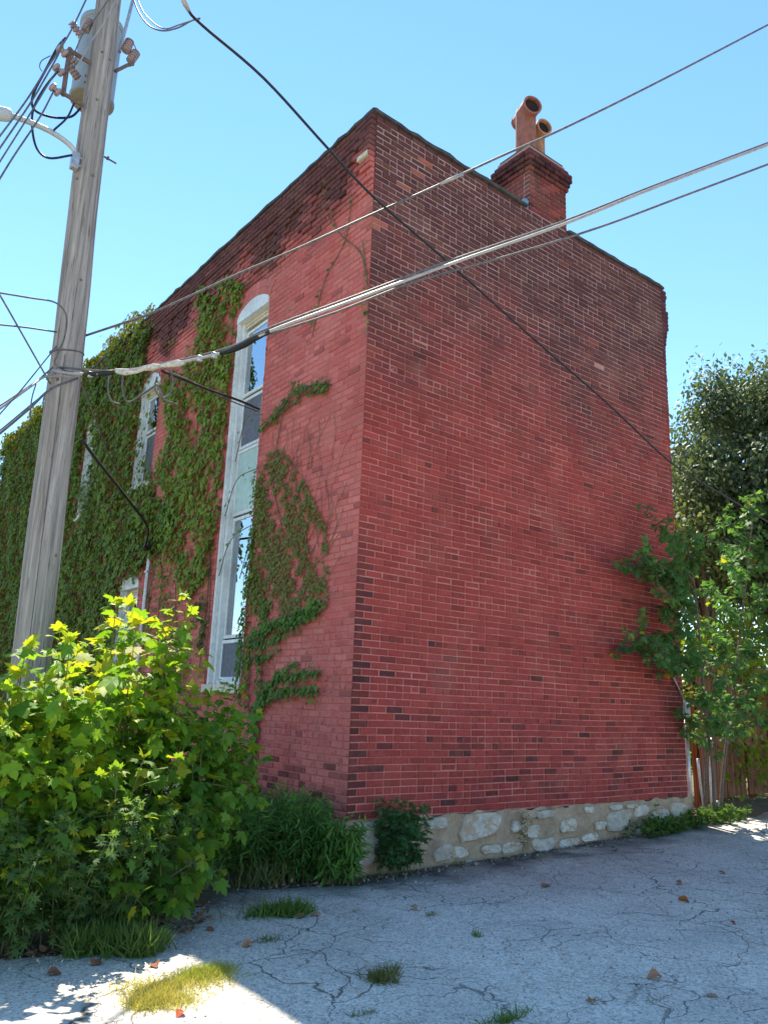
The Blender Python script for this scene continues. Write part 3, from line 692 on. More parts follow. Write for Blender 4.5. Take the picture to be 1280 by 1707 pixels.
def ivy_patch(lv, pp, dens, thick, size, cols, bare=0.0, far=None, sc=1.0):
    poly = poly_wall(pp); lo, hi = poly.min(0), poly.max(0); hi[0] = min(hi[0], L+.15); A = np.prod(hi-lo); n = int(A*dens)
    Q = lo+rng.random((n, 2))*(hi-lo); Q = Q[inside(Q, poly)]; y, z = Q[:, 0], Q[:, 1]
    pt = patchy(y, z, sc); keep = rng.random(len(Q)) < avoid(y, z)*np.clip((pt-bare)*2.2+.5, .05, 1)*np.clip(1.25-.022*y, .5, 1); Q = Q[keep]; pt = pt[keep]
    for (y, z), k in zip(Q, pt):
        d = .02+thick*rng.random()**.7*np.clip(.6+.4*k, .3, 1.3); zz = min(z, 8.52); over = zz > 8.25
        T = norm(np.array([-.25, rng.normal(0, .55), -.9])+rv(.2)); N_ = norm(np.array([-1, rng.normal(0, .35), .45 if not over else 1])+rv(.22))
        c = cmix(cmix(cols[0], cols[1], rng.random()*.7+.3*(d/thick if thick else 0)), (.20, .22, .03), (rng.random() < .06)*.8)
        if rng.random() < .02: c = np.array((.22, .09, .03))
        if z > 7.9: c = cmix(c, (.42, .36, .04), rng.random()*.9*min(1, (z-7.9)/.5))  # sunlit glow of the parapet edge painted into the ivy leaves
        lv.add((-d if not over else -d+rng.random()*.35, y, zz), T, N_, size*rng.uniform(.6, 1.3), c)
lv = Leaves()
DK, MD = (.075, .135, .020), (.22, .31, .038)
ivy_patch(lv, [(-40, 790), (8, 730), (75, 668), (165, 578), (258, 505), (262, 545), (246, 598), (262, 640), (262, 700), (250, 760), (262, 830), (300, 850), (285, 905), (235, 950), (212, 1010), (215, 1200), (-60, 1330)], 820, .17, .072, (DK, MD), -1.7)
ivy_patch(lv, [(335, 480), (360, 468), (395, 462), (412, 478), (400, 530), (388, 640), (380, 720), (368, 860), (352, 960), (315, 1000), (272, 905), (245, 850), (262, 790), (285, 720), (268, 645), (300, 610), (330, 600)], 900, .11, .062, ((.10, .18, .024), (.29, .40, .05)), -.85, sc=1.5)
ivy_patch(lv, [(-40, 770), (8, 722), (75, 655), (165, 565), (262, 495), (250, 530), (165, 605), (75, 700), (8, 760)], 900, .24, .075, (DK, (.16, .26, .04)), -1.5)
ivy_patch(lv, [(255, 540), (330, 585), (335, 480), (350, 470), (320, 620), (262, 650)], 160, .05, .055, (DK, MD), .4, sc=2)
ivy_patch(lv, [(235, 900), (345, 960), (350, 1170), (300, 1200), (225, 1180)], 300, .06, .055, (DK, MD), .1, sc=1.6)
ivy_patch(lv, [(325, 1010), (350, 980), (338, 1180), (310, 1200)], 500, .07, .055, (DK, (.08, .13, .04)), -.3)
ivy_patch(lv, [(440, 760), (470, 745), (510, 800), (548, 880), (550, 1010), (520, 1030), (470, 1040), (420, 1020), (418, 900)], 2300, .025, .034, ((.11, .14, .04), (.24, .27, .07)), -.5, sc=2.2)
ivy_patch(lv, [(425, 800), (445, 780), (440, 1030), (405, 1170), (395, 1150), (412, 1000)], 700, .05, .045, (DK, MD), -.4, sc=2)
stm = MB()
def tendril(pp, dens, size, spread=.05, r=.006, cols=((.05, .13, .025), (.17, .30, .045))):
    W_ = [wp(x, y, 0, -.012) for x, y in pp]; P = smooth_path(W_, 10); stm.tube(P, r, 4)
    for a, c in zip(P, P[1:]):
        ln = np.linalg.norm(c-a)
        for k in range(rng.poisson(ln*dens)):
            t = rng.random(); p = a+(c-a)*t+np.array([-.02-.03*rng.random(), rng.normal(0, spread), rng.normal(0, spread)])
            lv.add(p, norm(np.array([-.3, rng.normal(0, .6), -.8])), norm(np.array([-1, rng.normal(0, .35), .5])+rv(.2)), size*rng.uniform(.6, 1.25), cmix(cols[0], cols[1], rng.random()))
for pp, dn in (([(438, 715), (470, 680), (495, 652), (525, 642), (552, 640)], 70), ([(448, 705), (485, 676), (510, 657), (548, 650)], 60), ([(470, 682), (482, 660), (492, 634)], 40),
               ([(418, 1190), (440, 1160), (462, 1128), (500, 1106)], 90), ([(430, 1185), (455, 1140), (490, 1128), (534, 1120)], 110), ([(432, 1180), (460, 1158), (500, 1150), (532, 1155)], 110),
               ([(434, 1190), (436, 1110), (440, 1050), (446, 1010)], 100), ([(412, 1180), (415, 1110), (418, 1060)], 50), ([(415, 1078), (450, 1068), (480, 1050), (505, 1035)], 100), ([(405, 1098), (440, 1098), (468, 1083)], 70), ([(436, 1050), (480, 1030), (530, 1022)], 130), ([(420, 1062), (460, 1045), (520, 1018), (534, 1000)], 130),
               ([(398, 1170), (402, 1080), (412, 990), (425, 880)], 110), ([(414, 1290), (422, 1240), (430, 1190)], 90), ([(420, 1300), (425, 1250), (432, 1195)], 60)):
    tendril(pp, dn*1.3, .048, .035)
for pp in ([(268, 1150), (262, 1050), (270, 960), (262, 900), (270, 850), (285, 760)], [(250, 1100), (248, 1000), (262, 930), (268, 880)], [(300, 1100), (292, 1000), (300, 930), (318, 840), (330, 700), (345, 560)], [(330, 1130), (345, 1000), (352, 900), (372, 700), (392, 520), (420, 455), (470, 395)], [(340, 1150), (350, 960), (340, 800), (350, 600), (380, 470)], [(610, 470), (600, 420), (560, 380), (540, 300)], [(520, 560), (540, 470), (575, 400), (585, 330)], [(612, 560), (612, 480), (604, 400)], [(450, 1010), (470, 900), (455, 800), (470, 690)], [(500, 1010), (510, 900), (490, 800)], [(375, 860), (395, 800), (430, 780)], [(365, 960), (385, 900), (428, 870)], [(392, 770), (410, 700), (436, 690)]):
    tendril(pp, 10, .05, .04, .007, (DK, MD))
# bare, brown old stems combed up the wall
for k in range(70):
    x = rng.uniform(418, 560); y = rng.uniform(760, 1030); p = wp(x, y, 0, -.008); q = [p]
    d = np.array([0, rng.uniform(-.7, .3), 1.0])
    for j in range(5): d = norm(d+np.array([0, rng.normal(0, .35), 0])); p = p+d*rng.uniform(.06, .16); q.append(np.array([-.006-.008*rng.random(), p[1], p[2]]))
    if all(open_at(OPEN[0], a[2]) is None or not (OPEN[0][0] < a[1] < OPEN[0][1]) for a in q): stm.tube(q, .0028, 3, False)
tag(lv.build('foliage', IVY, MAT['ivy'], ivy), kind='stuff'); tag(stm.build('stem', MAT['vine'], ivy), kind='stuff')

# ------------------------------------------------------------------ utility pole and what hangs on it
def pc(z): return np.array([-2.695-.0215*z, .9, z])
PT = .9
pole = thing('utility_pole', 'tall weathered grey wooden utility pole rising from the shrubs', 'utility pole', tuple(pc(0)))
b = MB(); zz = np.linspace(-.4, 11.5, 60); b.tube([pc(z)+np.array([.006*math.sin(z*1.7), .006*math.sin(z*2.3), 0]) for z in zz], [.162-.0046*z+.002*math.sin(z*5) for z in zz], 28)
b.build('shaft', MAT['pole'], pole, smooth=True)
def onpole(px, py, dr=0.0):                 # spot on the pole's near face
    p = wp(px, py, 1, PT); c = pc(p[2]); v = CP-c; v[2] = 0; v /= np.linalg.norm(v); s_ = np.array([-v[1], v[0], 0]); r = .162-.0046*p[2]
    a = (p-c)@s_; a = max(-r*.98, min(r*.98, a)); return c+s_*a+v*(math.sqrt(max(0, r*r-a*a))+dr)
for px, py in ((168, 101), (180, 113), (141, 124), (142, 136), (128, 305), (152, 305), (133, 478), (160, 180), (95, 640), (92, 930)):
    b = MB(); p = onpole(px, py, -.004); v = CP-p; v[2] = 0; b.lathe(p, v, [(0, .014), (.010, .014), (.014, .008)], 8); b.build('bolt', MAT['rust'], pole)
for z, m in ((4.42, 'alu'), (4.36, 'alu'), (4.62, 'cable')):
    b = MB(); c = pc(z); r = .162-.0046*z+.004; b.tube([c+np.array([r*math.cos(a), r*math.sin(a), .03*math.sin(a+1)]) for a in np.linspace(0, 6.28, 29)], .009, 6); b.build('band', MAT[m], pole)
b = MB(); b.tube([onpole(106+(180-106)*0, 640+k*46, .006) if False else onpole(107-k*6.2, 600+k*50, .005) for k in range(11)], .004, 5); b.build('ground_wire', MAT['cable'], pole)
b = MB(); p = wp(178, 262, 1, PT); b.tube([p-np.array([.05, 0, 0]), p+np.array([.10, 0, -.02])], .009, 6); b.lathe(p+np.array([.0, 0, 0]), (1, 0, -.2), [(0, .02), (.02, .02)], 8); b.build('step_bolt', MAT['rust'], pole)
def spool(b, p, ax, r=.045, h=.10):
    ax = norm(np.array(ax, float)); b.lathe(np.array(p)-ax*h/2, ax, [(0, r*.7), (h*.1, r), (h*.3, r), (h*.42, r*.6), (h*.58, r*.6), (h*.7, r), (h*.9, r), (h, r*.7)], 14)
INS = [(104, 84), (98, 116), (92, 149)]
YB = .82
b = MB(); b.tube([wp(150, 104, 1, YB), wp(118, 84, 1, YB-.02)], .022, 6); b.tube([wp(140, 176, 1, YB), wp(104, 154, 1, YB-.02)], .020, 6); b.tube([wp(117, 80, 1, YB-.02), wp(111, 116, 1, YB-.02), wp(105, 158, 1, YB-.02)], .024, 6); b.build('secondary_rack', MAT['rust'], pole)
for px, py in INS:
    b = MB(); spool(b, wp(px, py, 1, YB-.03), (.8, 0, -.45), .045, .10); b.build('insulator', MAT['porc'], pole)
for px, py, ax in ((127, 48, (.7, .2, -.4)), (213, 76, (.2, 0, 1)), (222, 94, (.35, 0, 1)), (122, 118, (.5, 0, -.5)), (146, 42, (.2, 0, 1)), (118, 95, (.8, 0, -.4))):
    b = MB(); q = wp(px, py, 1, 1.0 if px < 200 else .9)
    for k in range(4): spool(b, q+norm(np.array(ax, float))*(k-1.5)*.036, ax, .047 if px > 200 else .042, .04)
    b.build('bushing', MAT['porc'], pole)
b = MB(); b.tube([wp(192, 118, 1, .85), wp(212, 108, 1, .85), wp(222, 106, 1, .86)], .018, 6); b.tube([wp(222, 100, 1, .86), wp(228, 84, 1, .86), wp(220, 66, 1, .86), wp(210, 64, 1, .86), wp(202, 80, 1, .86)], .006, 5); b.build('cutout_bracket', MAT['rust'], pole)
b = MB(); b.tube([wp(199, 86, 1, 1.0), wp(224, -10, 1, 1.02)], .018, 8); b.build('brace_rod', MAT['galv'], pole)
tc = wp(162, 106, 1, 1.36); tr_ = thing('pole_transformer', 'grey cylindrical transformer can mounted high behind the utility pole', 'transformer', tuple(tc))
b = MB(); b.lathe(tc-np.array([0, 0, .50]), (0, 0, 1), [(0, .215), (.01, .23), (.04, .23), (.045, .218), (.92, .218), (.93, .23), (.99, .23), (1.03, .17), (1.06, .05)], 28); b.build('can', MAT['tank'], tr_, smooth=False)
b = MB(); b.lathe(tc-np.array([0, 0, .515]), (0, 0, 1), [(0, .15), (.012, .205), (.02, .205)], 28); b.build('base', MAT['tanrim'], tr_)
for k in (-.25, .2): 
    b = MB(); b.cbox(tc+np.array([-.05, -.42, k-.03]), tc+np.array([.05, -.2, k+.03]), .006); b.build('hanger', MAT['galv'], tr_)
# street lamp
lp = thing('street_lamp', 'street lamp on a curved grey arm bolted to the utility pole', 'street lamp', tuple(wp(126, 262, 1, .80)))
b = MB(); arm = smooth_path([wp(126, 262, 1, .80), wp(120, 245, 1, .80), wp(95, 225, 1, .76), wp(62, 208, 1, .72), (wp(16, 191, 1, .66))], 6); b.tube(arm, .026, 10); b.build('arm', MAT['grey'], lp, smooth=True)
b = MB(); e = wp(16, 191, 1, .66); d = norm(wp(-60, 180, 1, .62)-e); b.lathe(e, d, [(-.02, .03), (0, .055), (.03, .062), (.30, .075), (.45, .07), (.55, .05), (.58, .02)], 16); b.build('lamp_head', MAT['grey'], lp, smooth=True)
b = MB(); c = e+d*.36+np.array([0, 0, -.05]); b.lathe(c, (0, 0, -1), [(0, .085), (.05, .08), (.09, .04), (.10, .01)], 14); b.build('lens', MAT['tanrim'], lp, smooth=True)
b = MB(); q = wp(126, 262, 1, .80); b.cbox(q+np.array([-.035, -.03, -.12]), q+np.array([.035, .05, .05]), .006); b.tube([q+np.array([0, 0, -.09]), q+np.array([.10, .03, -.03])], .014, 6); b.tube([q+np.array([0, 0, .02]), q+np.array([.10, .03, .03])], .014, 6); b.build('bracket', MAT['galv'], lp)
# ------------------------------------------------------------------ wires
def wire(name, label, pp, ya, yb, r, m='cable', cat='wire', group=None, extra=(), n=6):
    q = [wp(x, y, 1, ya+(yb-ya)*k/(len(pp)-1)) for k, (x, y) in enumerate(pp)]; P = smooth_path(q, n); far = 14 if name in ('power_line', 'bundled_cable', 'cable_strand') else 5
    out = [p for p in (pp[0], pp[-1])]; run = list(P)                    # lines that leave the picture run on
    if out[1][0] > 1280 or out[1][0] < 0: run = run+[P[-1]+norm(P[-1]-P[-2])*far*.5, P[-1]+norm(P[-1]-P[-2])*far]
    if out[0][0] < 0 or out[0][1] < 0: run = [P[0]+norm(P[0]-P[1])*(far if out[0][0] < 0 else 3)]+run
    b = MB(); b.tube(run, r, 7); o = b.build(name, MAT[m], smooth=True, org=P[0]); tag(o, label, cat, group)
    for nm, fn, mm in extra:
        e = MB(); fn(e, P); e.build(nm, MAT[mm], o, smooth=True, org=P[0])
    return o
GW = 'overhead wires'
wire('service_cable', 'dark cable crossing the side wall diagonally down to the far tree', [(290, -40), (312, 12), (338, 42), (440, 130), (545, 245), (626, 331), (745, 435), (890, 565), (1010, 670), (1120, 772), (1200, 822), (1330, 900)], -1.6, -.7, .012, 'black', group=GW,
     extra=[('splice', lambda e, P: e.tube([P[3], P[5], P[7]], [.012, .022, .014], 8), 'alu')])
wire('tie_wire', 'looped twin tie lead between pole top and dark diagonal cable', [(216, -30), (226, 8), (244, 38), (268, 50), (295, 46), (318, 34), (333, 30)], .9, -1.45, .0075, 'cable', group=GW)
wire('tie_wire', 'upper of two loops hanging from the pole top to the cable', [(222, -30), (234, 10), (252, 34), (274, 47), (300, 40), (330, 30)], .88, -1.5, .006, 'cable', group=GW)
wire('power_line', 'highest line running from the pole across the chimney to the upper right', [(140, 560), (200, 540), (262, 518), (400, 455), (500, 412), (622, 356), (715, 315), (830, 262), (940, 213), (1100, 134), (1300, 30)], .9, -3.0, .0115, 'cable', group=GW,
     extra=[('sleeve', lambda e, P: e.tube([P[37], P[38], P[39]], .017, 8), 'alu')])
wire('bundled_cable', 'thick pale twisted bundle spanning from the pole over the window', [(88, 618), (150, 624), (240, 614), (320, 600), (390, 582), (450, 552), (600, 496), (750, 440), (940, 373), (1100, 309), (1310, 230)], .72, -3.2, .0135, 'alu', group=GW,
     extra=[('splice_sleeve', lambda e, P: e.tube(P[22:31:2], [.016, .025, .028, .024, .016], 10), 'black'),
            ('frayed_wrapping', lambda e, P: e.tube([p+rv(.006) for p in P[9:18]], [.023+.009*math.sin(k*2.1) for k in range(9)], 9), 'wrap'),
            ('black_tape', lambda e, P: e.tube([p+rv(.004) for p in P[5:10]], [.017, .024, .020, .024, .017], 9), 'black'),
            ]+[('clamp', lambda e, P, k=k: e.cbox(P[k]-np.array([.018, .018, .028]), P[k]+np.array([.025, .018, .026]), .006), 'galv') for k in (6, 19, 21)])
wire('cable_strand', 'black conductor laid along the thick bundle', [(100, 612), (190, 618), (290, 602), (385, 578), (450, 546), (600, 490), (750, 434), (940, 368), (1100, 305), (1310, 226)], .70, -3.15, .010, 'cable', group=GW)
wire('power_line', 'lower line leaving the bundle near the window for the right edge', [(400, 572), (450, 556), (560, 520), (690, 470), (850, 425), (1000, 378), (1150, 322), (1310, 262)], -.35, -3.6, .010, 'cable', group=GW)
wire('service_drop', 'short black drop from the bundle to the tall window', [(270, 618), (300, 630), (350, 650), (400, 668), (432, 682)], .2, 2.18, .014, 'black', group=GW)
wire('service_drop', 'thin second drop beside the black one at the tall window', [(282, 620), (320, 636), (370, 662), (430, 686)], .25, 2.16, .007, 'cable', group=GW)
wire('service_drop', 'black service drop sagging from the pole to the conduit weatherhead', [(138, 735), (160, 765), (190, 803), (220, 842), (246, 880), (241, 914)], .9, 5.42, .018, 'black', group=GW)
wire('service_drop', 'thin dark drop running from the pole band into the ivy', [(135, 635), (160, 700), (186, 770), (205, 800)], .9, 5.2, .008, 'cable', group=GW)
LOOPS = [('leftmost drip loop hanging from the wrapped bundle', [(182, 622), (180, 650), (186, 668), (200, 674)], .66), ('small middle drip loop under the frayed wrapping', [(205, 620), (204, 650), (214, 670), (240, 655), (262, 640)], .5), ('round drip loop below the right end of the wrapping', [(278, 612), (288, 630), (284, 655), (270, 662), (258, 648), (262, 628)], .4), ('pale hanging tail end right of the wrapping', [(262, 640), (274, 665), (296, 674)], .4)]
for lb, pp, y in LOOPS: wire('drip_loop', lb, pp, y, y, .009, 'cable', group='drip loops under the bundle', n=6)
# lines leaving the pole to the left
LF = [('upper pale line at left edge turning down the pole', [(-30, 483), (50, 496), (92, 504), (110, 525), (108, 560), (95, 592), (92, 606), (110, 618), (138, 622)], .5, .72, .008, 'cable'), ('lower level line at left edge ending on the pole', [(-30, 538), (40, 545), (94, 553)], .4, .75, .008, 'cable'),
      ('dark line slanting from the left edge down to the pole band', [(-30, 445), (0, 492), (40, 562), (84, 640)], .3, .72, .008, 'cable'), ('thin line slanting from pole to lower left crossing the dark one', [(94, 577), (66, 612), (30, 656), (-20, 712)], .8, .2, .006, 'cable'),
      ('pale twin line with clamp leaving the band to the left', [(92, 622), (70, 630), (50, 645), (0, 681), (-40, 706)], .75, .2, .010, 'alu'), ('dark companion of the pale clamped line at left', [(88, 612), (62, 634), (30, 656), (0, 676), (-40, 702)], .78, .22, .007, 'cable'),
      ('lowest twin line running to the lower left', [(130, 630), (85, 648), (50, 680), (0, 722), (-40, 752)], .70, .15, .011, 'cable'), ('thin strand above the lowest left line', [(82, 650), (72, 658), (40, 684), (0, 717), (-40, 745)], .74, .17, .006, 'cable'),
      ('hanging jumper between the two left lines', [(60, 640), (54, 660), (51, 680), (51, 700)], .6, .6, .006, 'cable'), ('short jumper end above the far ivy', [(75, 658), (72, 668), (72, 680)], .7, .7, .006, 'cable')]
for lb, pp, a, c, r, m in LF: wire('line_wire', lb, pp, a, c, r, m, group=GW)
TP = [('highest primary wire passing behind the transformer rack', [(152, -20), (126, 35), (108, 68), (75, 118), (40, 172), (-20, 252)], .8, .2, .008, 'cable'), ('second secondary wire from the top insulator to the left edge', [(104, 66), (98, 88), (72, 135), (48, 175), (-20, 275)], .78, .2, .008, 'cable'), ('third secondary wire from the middle insulator to the left edge', [(98, 112), (80, 140), (52, 186), (-20, 300)], .78, .2, .007, 'cable'),
      ('lowest secondary wire from the bottom insulator to the left edge', [(90, 150), (72, 185), (55, 212), (20, 264), (-20, 330)], .78, .2, .008, 'cable'), ('big black loop from the rack to the transformer base', [(110, 62), (96, 78), (78, 112), (58, 150), (53, 172), (62, 186), (90, 195), (118, 194), (134, 180)], .78, 1.2, .012, 'black'),
      ('black loop hanging below the lamp arm', [(96, 118), (74, 146), (56, 180), (54, 215), (62, 248), (82, 263), (120, 258)], .78, .74, .011, 'black'), ('black lead from the bottom insulator to the tank', [(124, 170), (112, 195), (90, 216)], 1.2, .7, .010, 'black'), ('pale bare wire crossing the front of the pole top', [(196, -10), (176, 32), (150, 72), (126, 116)], .72, .76, .007, 'alu'),
      ('dark wire behind the top of the rack', [(190, -15), (160, 28), (140, 52), (122, 92)], .76, .8, .006, 'cable'), ('thin grey curl beside the topmost insulator', [(84, 92), (70, 100), (66, 110), (70, 118)], .7, .7, .005, 'cable')]
for lb, pp, a, c, r, m in TP: wire('lead_wire', lb, pp, a, c, r, m, group=GW)

# ------------------------------------------------------------------ shrubs at the left
SUNC = ((.12, .28, .028), (.30, .48, .035))
def sapling(name, label, base, tips, ys, size, cols, yellow, n_single, step=.075, bow=.12, tm=MAPLE, cat='shrub', r0=.011, droop=.55, petiole=.07, start=.3, sub=2, jitter=.22):
    base = np.array(base, float); e = thing(name, label, cat, tuple(base)); lv, st = Leaves(), MB()
    for k, (x, y) in enumerate(tips):
        yy = ys[k % len(ys)] if not np.isscalar(ys) else ys; tip = wp(x, y, 1, yy); bb = base+np.array([rng.normal(0, .10), rng.normal(0, .10), 0])
        branchy(lv, st, bb, tip, bow, start, step, size, cols, petiole, droop, r0, True, yellow=yellow)
        for j in range(sub):
            t = rng.uniform(.45, .85); q = bb+(tip-bb)*t+np.array([0, 0, bow*.6*np.linalg.norm(tip-bb)*(1-t)]); d = norm(rv(1)*np.array([1, 1, .5])+np.array([-.2, -.5, .25]))
            branchy(lv, st, q, q+d*rng.uniform(.7, 1.3)*jitter*2, .05, .15, step, size*.9, cols, petiole*.8, droop, r0*.5, True, yellow=yellow*.7)
    P = np.array(lv.p); S = np.array(lv.s); D = np.linalg.norm(P-CP, axis=1); sc = S/D
    big = np.argsort(-sc)[:n_single]; rest = np.setdiff1d(np.arange(len(P)), big)
    st.build('stem', MAT['stem'], e); lv.build('foliage', tm, MAT['leaf'], e, rest, 'stuff'); lv.singles('leaf', tm, MAT['leaf_o'], e, big); return e
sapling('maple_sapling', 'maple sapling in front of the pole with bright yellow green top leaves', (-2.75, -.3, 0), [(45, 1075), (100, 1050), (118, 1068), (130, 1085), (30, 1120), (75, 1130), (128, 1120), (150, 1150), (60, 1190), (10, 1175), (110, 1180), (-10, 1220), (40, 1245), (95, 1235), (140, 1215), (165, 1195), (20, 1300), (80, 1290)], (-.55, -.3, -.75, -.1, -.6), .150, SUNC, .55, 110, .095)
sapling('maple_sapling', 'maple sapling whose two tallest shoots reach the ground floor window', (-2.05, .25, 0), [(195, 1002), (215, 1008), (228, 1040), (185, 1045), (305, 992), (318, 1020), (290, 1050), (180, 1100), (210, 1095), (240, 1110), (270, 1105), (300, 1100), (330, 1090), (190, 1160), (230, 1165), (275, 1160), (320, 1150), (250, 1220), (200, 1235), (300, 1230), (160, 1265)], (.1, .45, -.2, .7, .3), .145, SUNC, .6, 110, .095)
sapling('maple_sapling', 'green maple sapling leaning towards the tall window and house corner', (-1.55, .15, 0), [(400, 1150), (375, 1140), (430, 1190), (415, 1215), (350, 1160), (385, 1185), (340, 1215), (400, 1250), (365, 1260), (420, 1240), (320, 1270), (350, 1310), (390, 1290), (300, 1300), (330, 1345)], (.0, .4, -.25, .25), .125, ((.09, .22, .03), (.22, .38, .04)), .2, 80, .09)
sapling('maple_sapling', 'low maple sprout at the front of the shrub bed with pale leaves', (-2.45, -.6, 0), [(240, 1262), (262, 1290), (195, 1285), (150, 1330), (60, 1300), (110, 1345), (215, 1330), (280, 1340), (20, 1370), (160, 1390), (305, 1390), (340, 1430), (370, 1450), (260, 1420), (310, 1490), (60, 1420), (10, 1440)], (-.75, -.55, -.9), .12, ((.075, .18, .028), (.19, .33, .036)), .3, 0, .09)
sapling('maple_sapling', 'maple sapling added at the left picture edge to cast shade', (-3.45, -.35, 0), [(-60, 1100), (-20, 1130), (12, 1150), (-90, 1180), (-40, 1200), (5, 1215), (-70, 1270), (-10, 1290), (15, 1340), (-60, 1360), (-100, 1240)], (-.5, -.2, -.75), .12, SUNC, .5, 0)  # mostly unseen, added so that its shadow darkens the lot
sapling('maple_sapling', 'maple sapling added at far left to shade the asphalt it droops over', (-3.0, -.5, 0), [(10, 1190), (45, 1215), (85, 1230), (120, 1250), (150, 1285), (30, 1265), (75, 1280), (5, 1310), (110, 1320), (60, 1340)], (-.6, -.75, -.5, -.85), .12, SUNC, .5, 0)  # extra sapling, added to widen the shrub shadow on the lot
MUG = ((.075, .155, .05), (.17, .28, .08))
def clump(name, label, cat, spots, h, lean, tm, size, cols, step, droop=.25, yellow=0.0, petiole=.015, start=.12, r0=.004, pair=True, spread=.18, mat='leaf', up=.5):
    P0 = np.array(spots[0], float); e = thing(name, label, cat, tuple(P0)); lv, st = Leaves(), MB()
    for s_ in spots:
        hh = h*rng.uniform(.75, 1.12); tip = np.array(s_)+np.array([rng.normal(0, spread), rng.normal(0, spread), hh])+np.array(lean)*hh
        branchy(lv, st, s_, tip, .05, start, step, size, cols, petiole, droop, r0, pair, yellow=yellow, up=up)
    st.build('stem', MAT['stem'], e); lv.build('foliage', tm, MAT[mat], e, None, 'stuff'); return e
def scat(poly, n):
    poly = np.array(poly, float); lo, hi = poly.min(0), poly.max(0); out = []
    while len(out) < n:
        q = lo+rng.random(2)*(hi-lo)
        if inside(q[None], poly)[0]: out.append((q[0], q[1], gz(q[0])))
    return out
clump('mugwort_clump', 'dark cut leaved mugwort filling the lower left corner of the bed', 'weeds', scat([(-3.5, -.45), (-2.6, -.45), (-2.65, -.92), (-3.4, -.85)], 60), .80, (-.05, -.25, 0), CUT, .105, MUG, .040)
clump('mugwort_clump', 'dark cut leaved mugwort at the front edge right of the corner clump', 'weeds', scat([(-2.65, -.4), (-1.95, -.2), (-2.15, -.75), (-2.6, -.95)], 46), .72, (.05, -.22, 0), CUT, .10, MUG, .042)
clump('mugwort_clump', 'shaded mugwort behind the front sprouts next to the narrow leaved weeds', 'weeds', scat([(-2.0, .0), (-1.3, .35), (-1.3, .9), (-2.2, .7)], 30), .75, (0, -.15, 0), CUT, .10, ((.05, .12, .03), (.11, .20, .05)), .045)
GOLD = ((.065, .16, .04), (.17, .33, .075))
clump('goldenrod_clump', 'left part of the narrow leaved weed bank under the front wall', 'weeds', scat([(-1.15, .25), (-.75, .08), (-.2, 1.2), (-.25, 2.4), (-.6, 2.4)], 120), .62, (-.05, -.1, 0), LANCE, .115, GOLD, .022, .35, spread=.08)
clump('goldenrod_clump', 'middle of the narrow leaved weed bank nearest the house corner', 'weeds', scat([(-.75, .06), (-.35, -.12), (-.06, .2), (-.06, 1.1), (-.4, .9)], 75), .66, (-.04, -.08, 0), LANCE, .11, GOLD, .022, .35, spread=.07)
clump('goldenrod_clump', 'narrow leaved weed clump at the foot of the house corner', 'weeds', scat([(-.42, -.22), (-.08, -.30), (-.04, -.10), (-.3, -.05)], 30), .50, (.02, -.05, 0), LANCE, .11, ((.07, .18, .04), (.19, .36, .07)), .02, .35, spread=.05)
clump('ragweed_plant', 'bushy dark green weed against the stone foundation', 'weeds', scat([(.25, -.22), (.72, -.22), (.68, -.10), (.3, -.10)], 16), .60, (0, -.08, 0), CUT, .11, ((.045, .13, .05), (.10, .22, .08)), .032, .3, spread=.08, petiole=.03)
clump('wall_weed', 'thin weed stalk growing up the foundation near its far end', 'weeds', [tuple(wp(1092, 1392, 1, -.10))], .38, (0, 0, 0), CUT, .09, MUG, .05, .2, spread=.02)
clump('wall_weed', 'dry brownish stalk standing against the middle of the foundation', 'weeds', [tuple(wp(876, 1418, 1, -.09)), tuple(wp(880, 1418, 1, -.09)), tuple(wp(872, 1419, 1, -.09))], .42, (0, 0, 0), LANCE, .05, ((.12, .11, .05), (.17, .16, .07)), .022, .2, spread=.015)
clump('weed_patch', 'low green weeds at the far end of the foundation', 'weeds', scat([(4.05, -.14), (5.6, -.10), (5.6, -.28), (4.2, -.40)], 46), .17, (0, -.2, 0), CUT, .085, ((.055, .13, .03), (.14, .25, .05)), .03, .2, spread=.1)
clump('weed_patch', 'low green weeds around the rusty gate posts', 'weeds', scat([(5.6, -.05), (6.5, -.2), (6.4, -.45), (5.5, -.30)], 34), .17, (0, -.2, 0), CUT, .085, ((.055, .13, .03), (.14, .25, .05)), .03, .2, spread=.12)
# ------------------------------------------------------------------ grass tufts, litter, fallen leaves
BLADE = (np.array([(0, -.035, 0), (0, .035, 0), (.5, .027, -.03), (.5, -.027, -.03), (1, 0, -.22)]), np.array([(0, 1, 2), (0, 2, 3), (3, 2, 4)]))
def tuft(label, px, py, wx, wy, n, h, cols, lean=.5, name='grass_tuft'):
    c = wp(px, py, 2, 0.0); c[2] = gz(c[0]); e = Leaves(); sub = [(rng.normal(0, .42), rng.normal(0, .42), rng.uniform(.10, .36)) for _ in range(7)]
    for k in range(n):
        q = sub[rng.integers(len(sub))]; p = np.array([c[0]+wx*(q[0]+rng.normal(0, q[2])), c[1]+wy*(q[1]+rng.normal(0, q[2])), 0]); p[2] = gz(p[0])+.004
        d = norm(np.array([rng.normal(0, lean), rng.normal(0, lean), 1]))
        e.add(p, d, norm(rv(1)+np.array([0, -.3, .2])), h*rng.uniform(.4, 1.15), cmix(cols[0], cols[1], rng.random()))
    o = e.build(name, BLADE, MAT['grass']); me = o.data; 
    me.transform(Matrix.Translation(Vector(-c))); o.location = tuple(c); tag(o, label, 'grass', 'grass tufts in the asphalt', 'stuff'); return o
GR = ((.08, .15, .035), (.18, .28, .06)); DRYG = ((.34, .34, .07), (.62, .52, .17)); MX = ((.07, .12, .03), (.25, .23, .09))
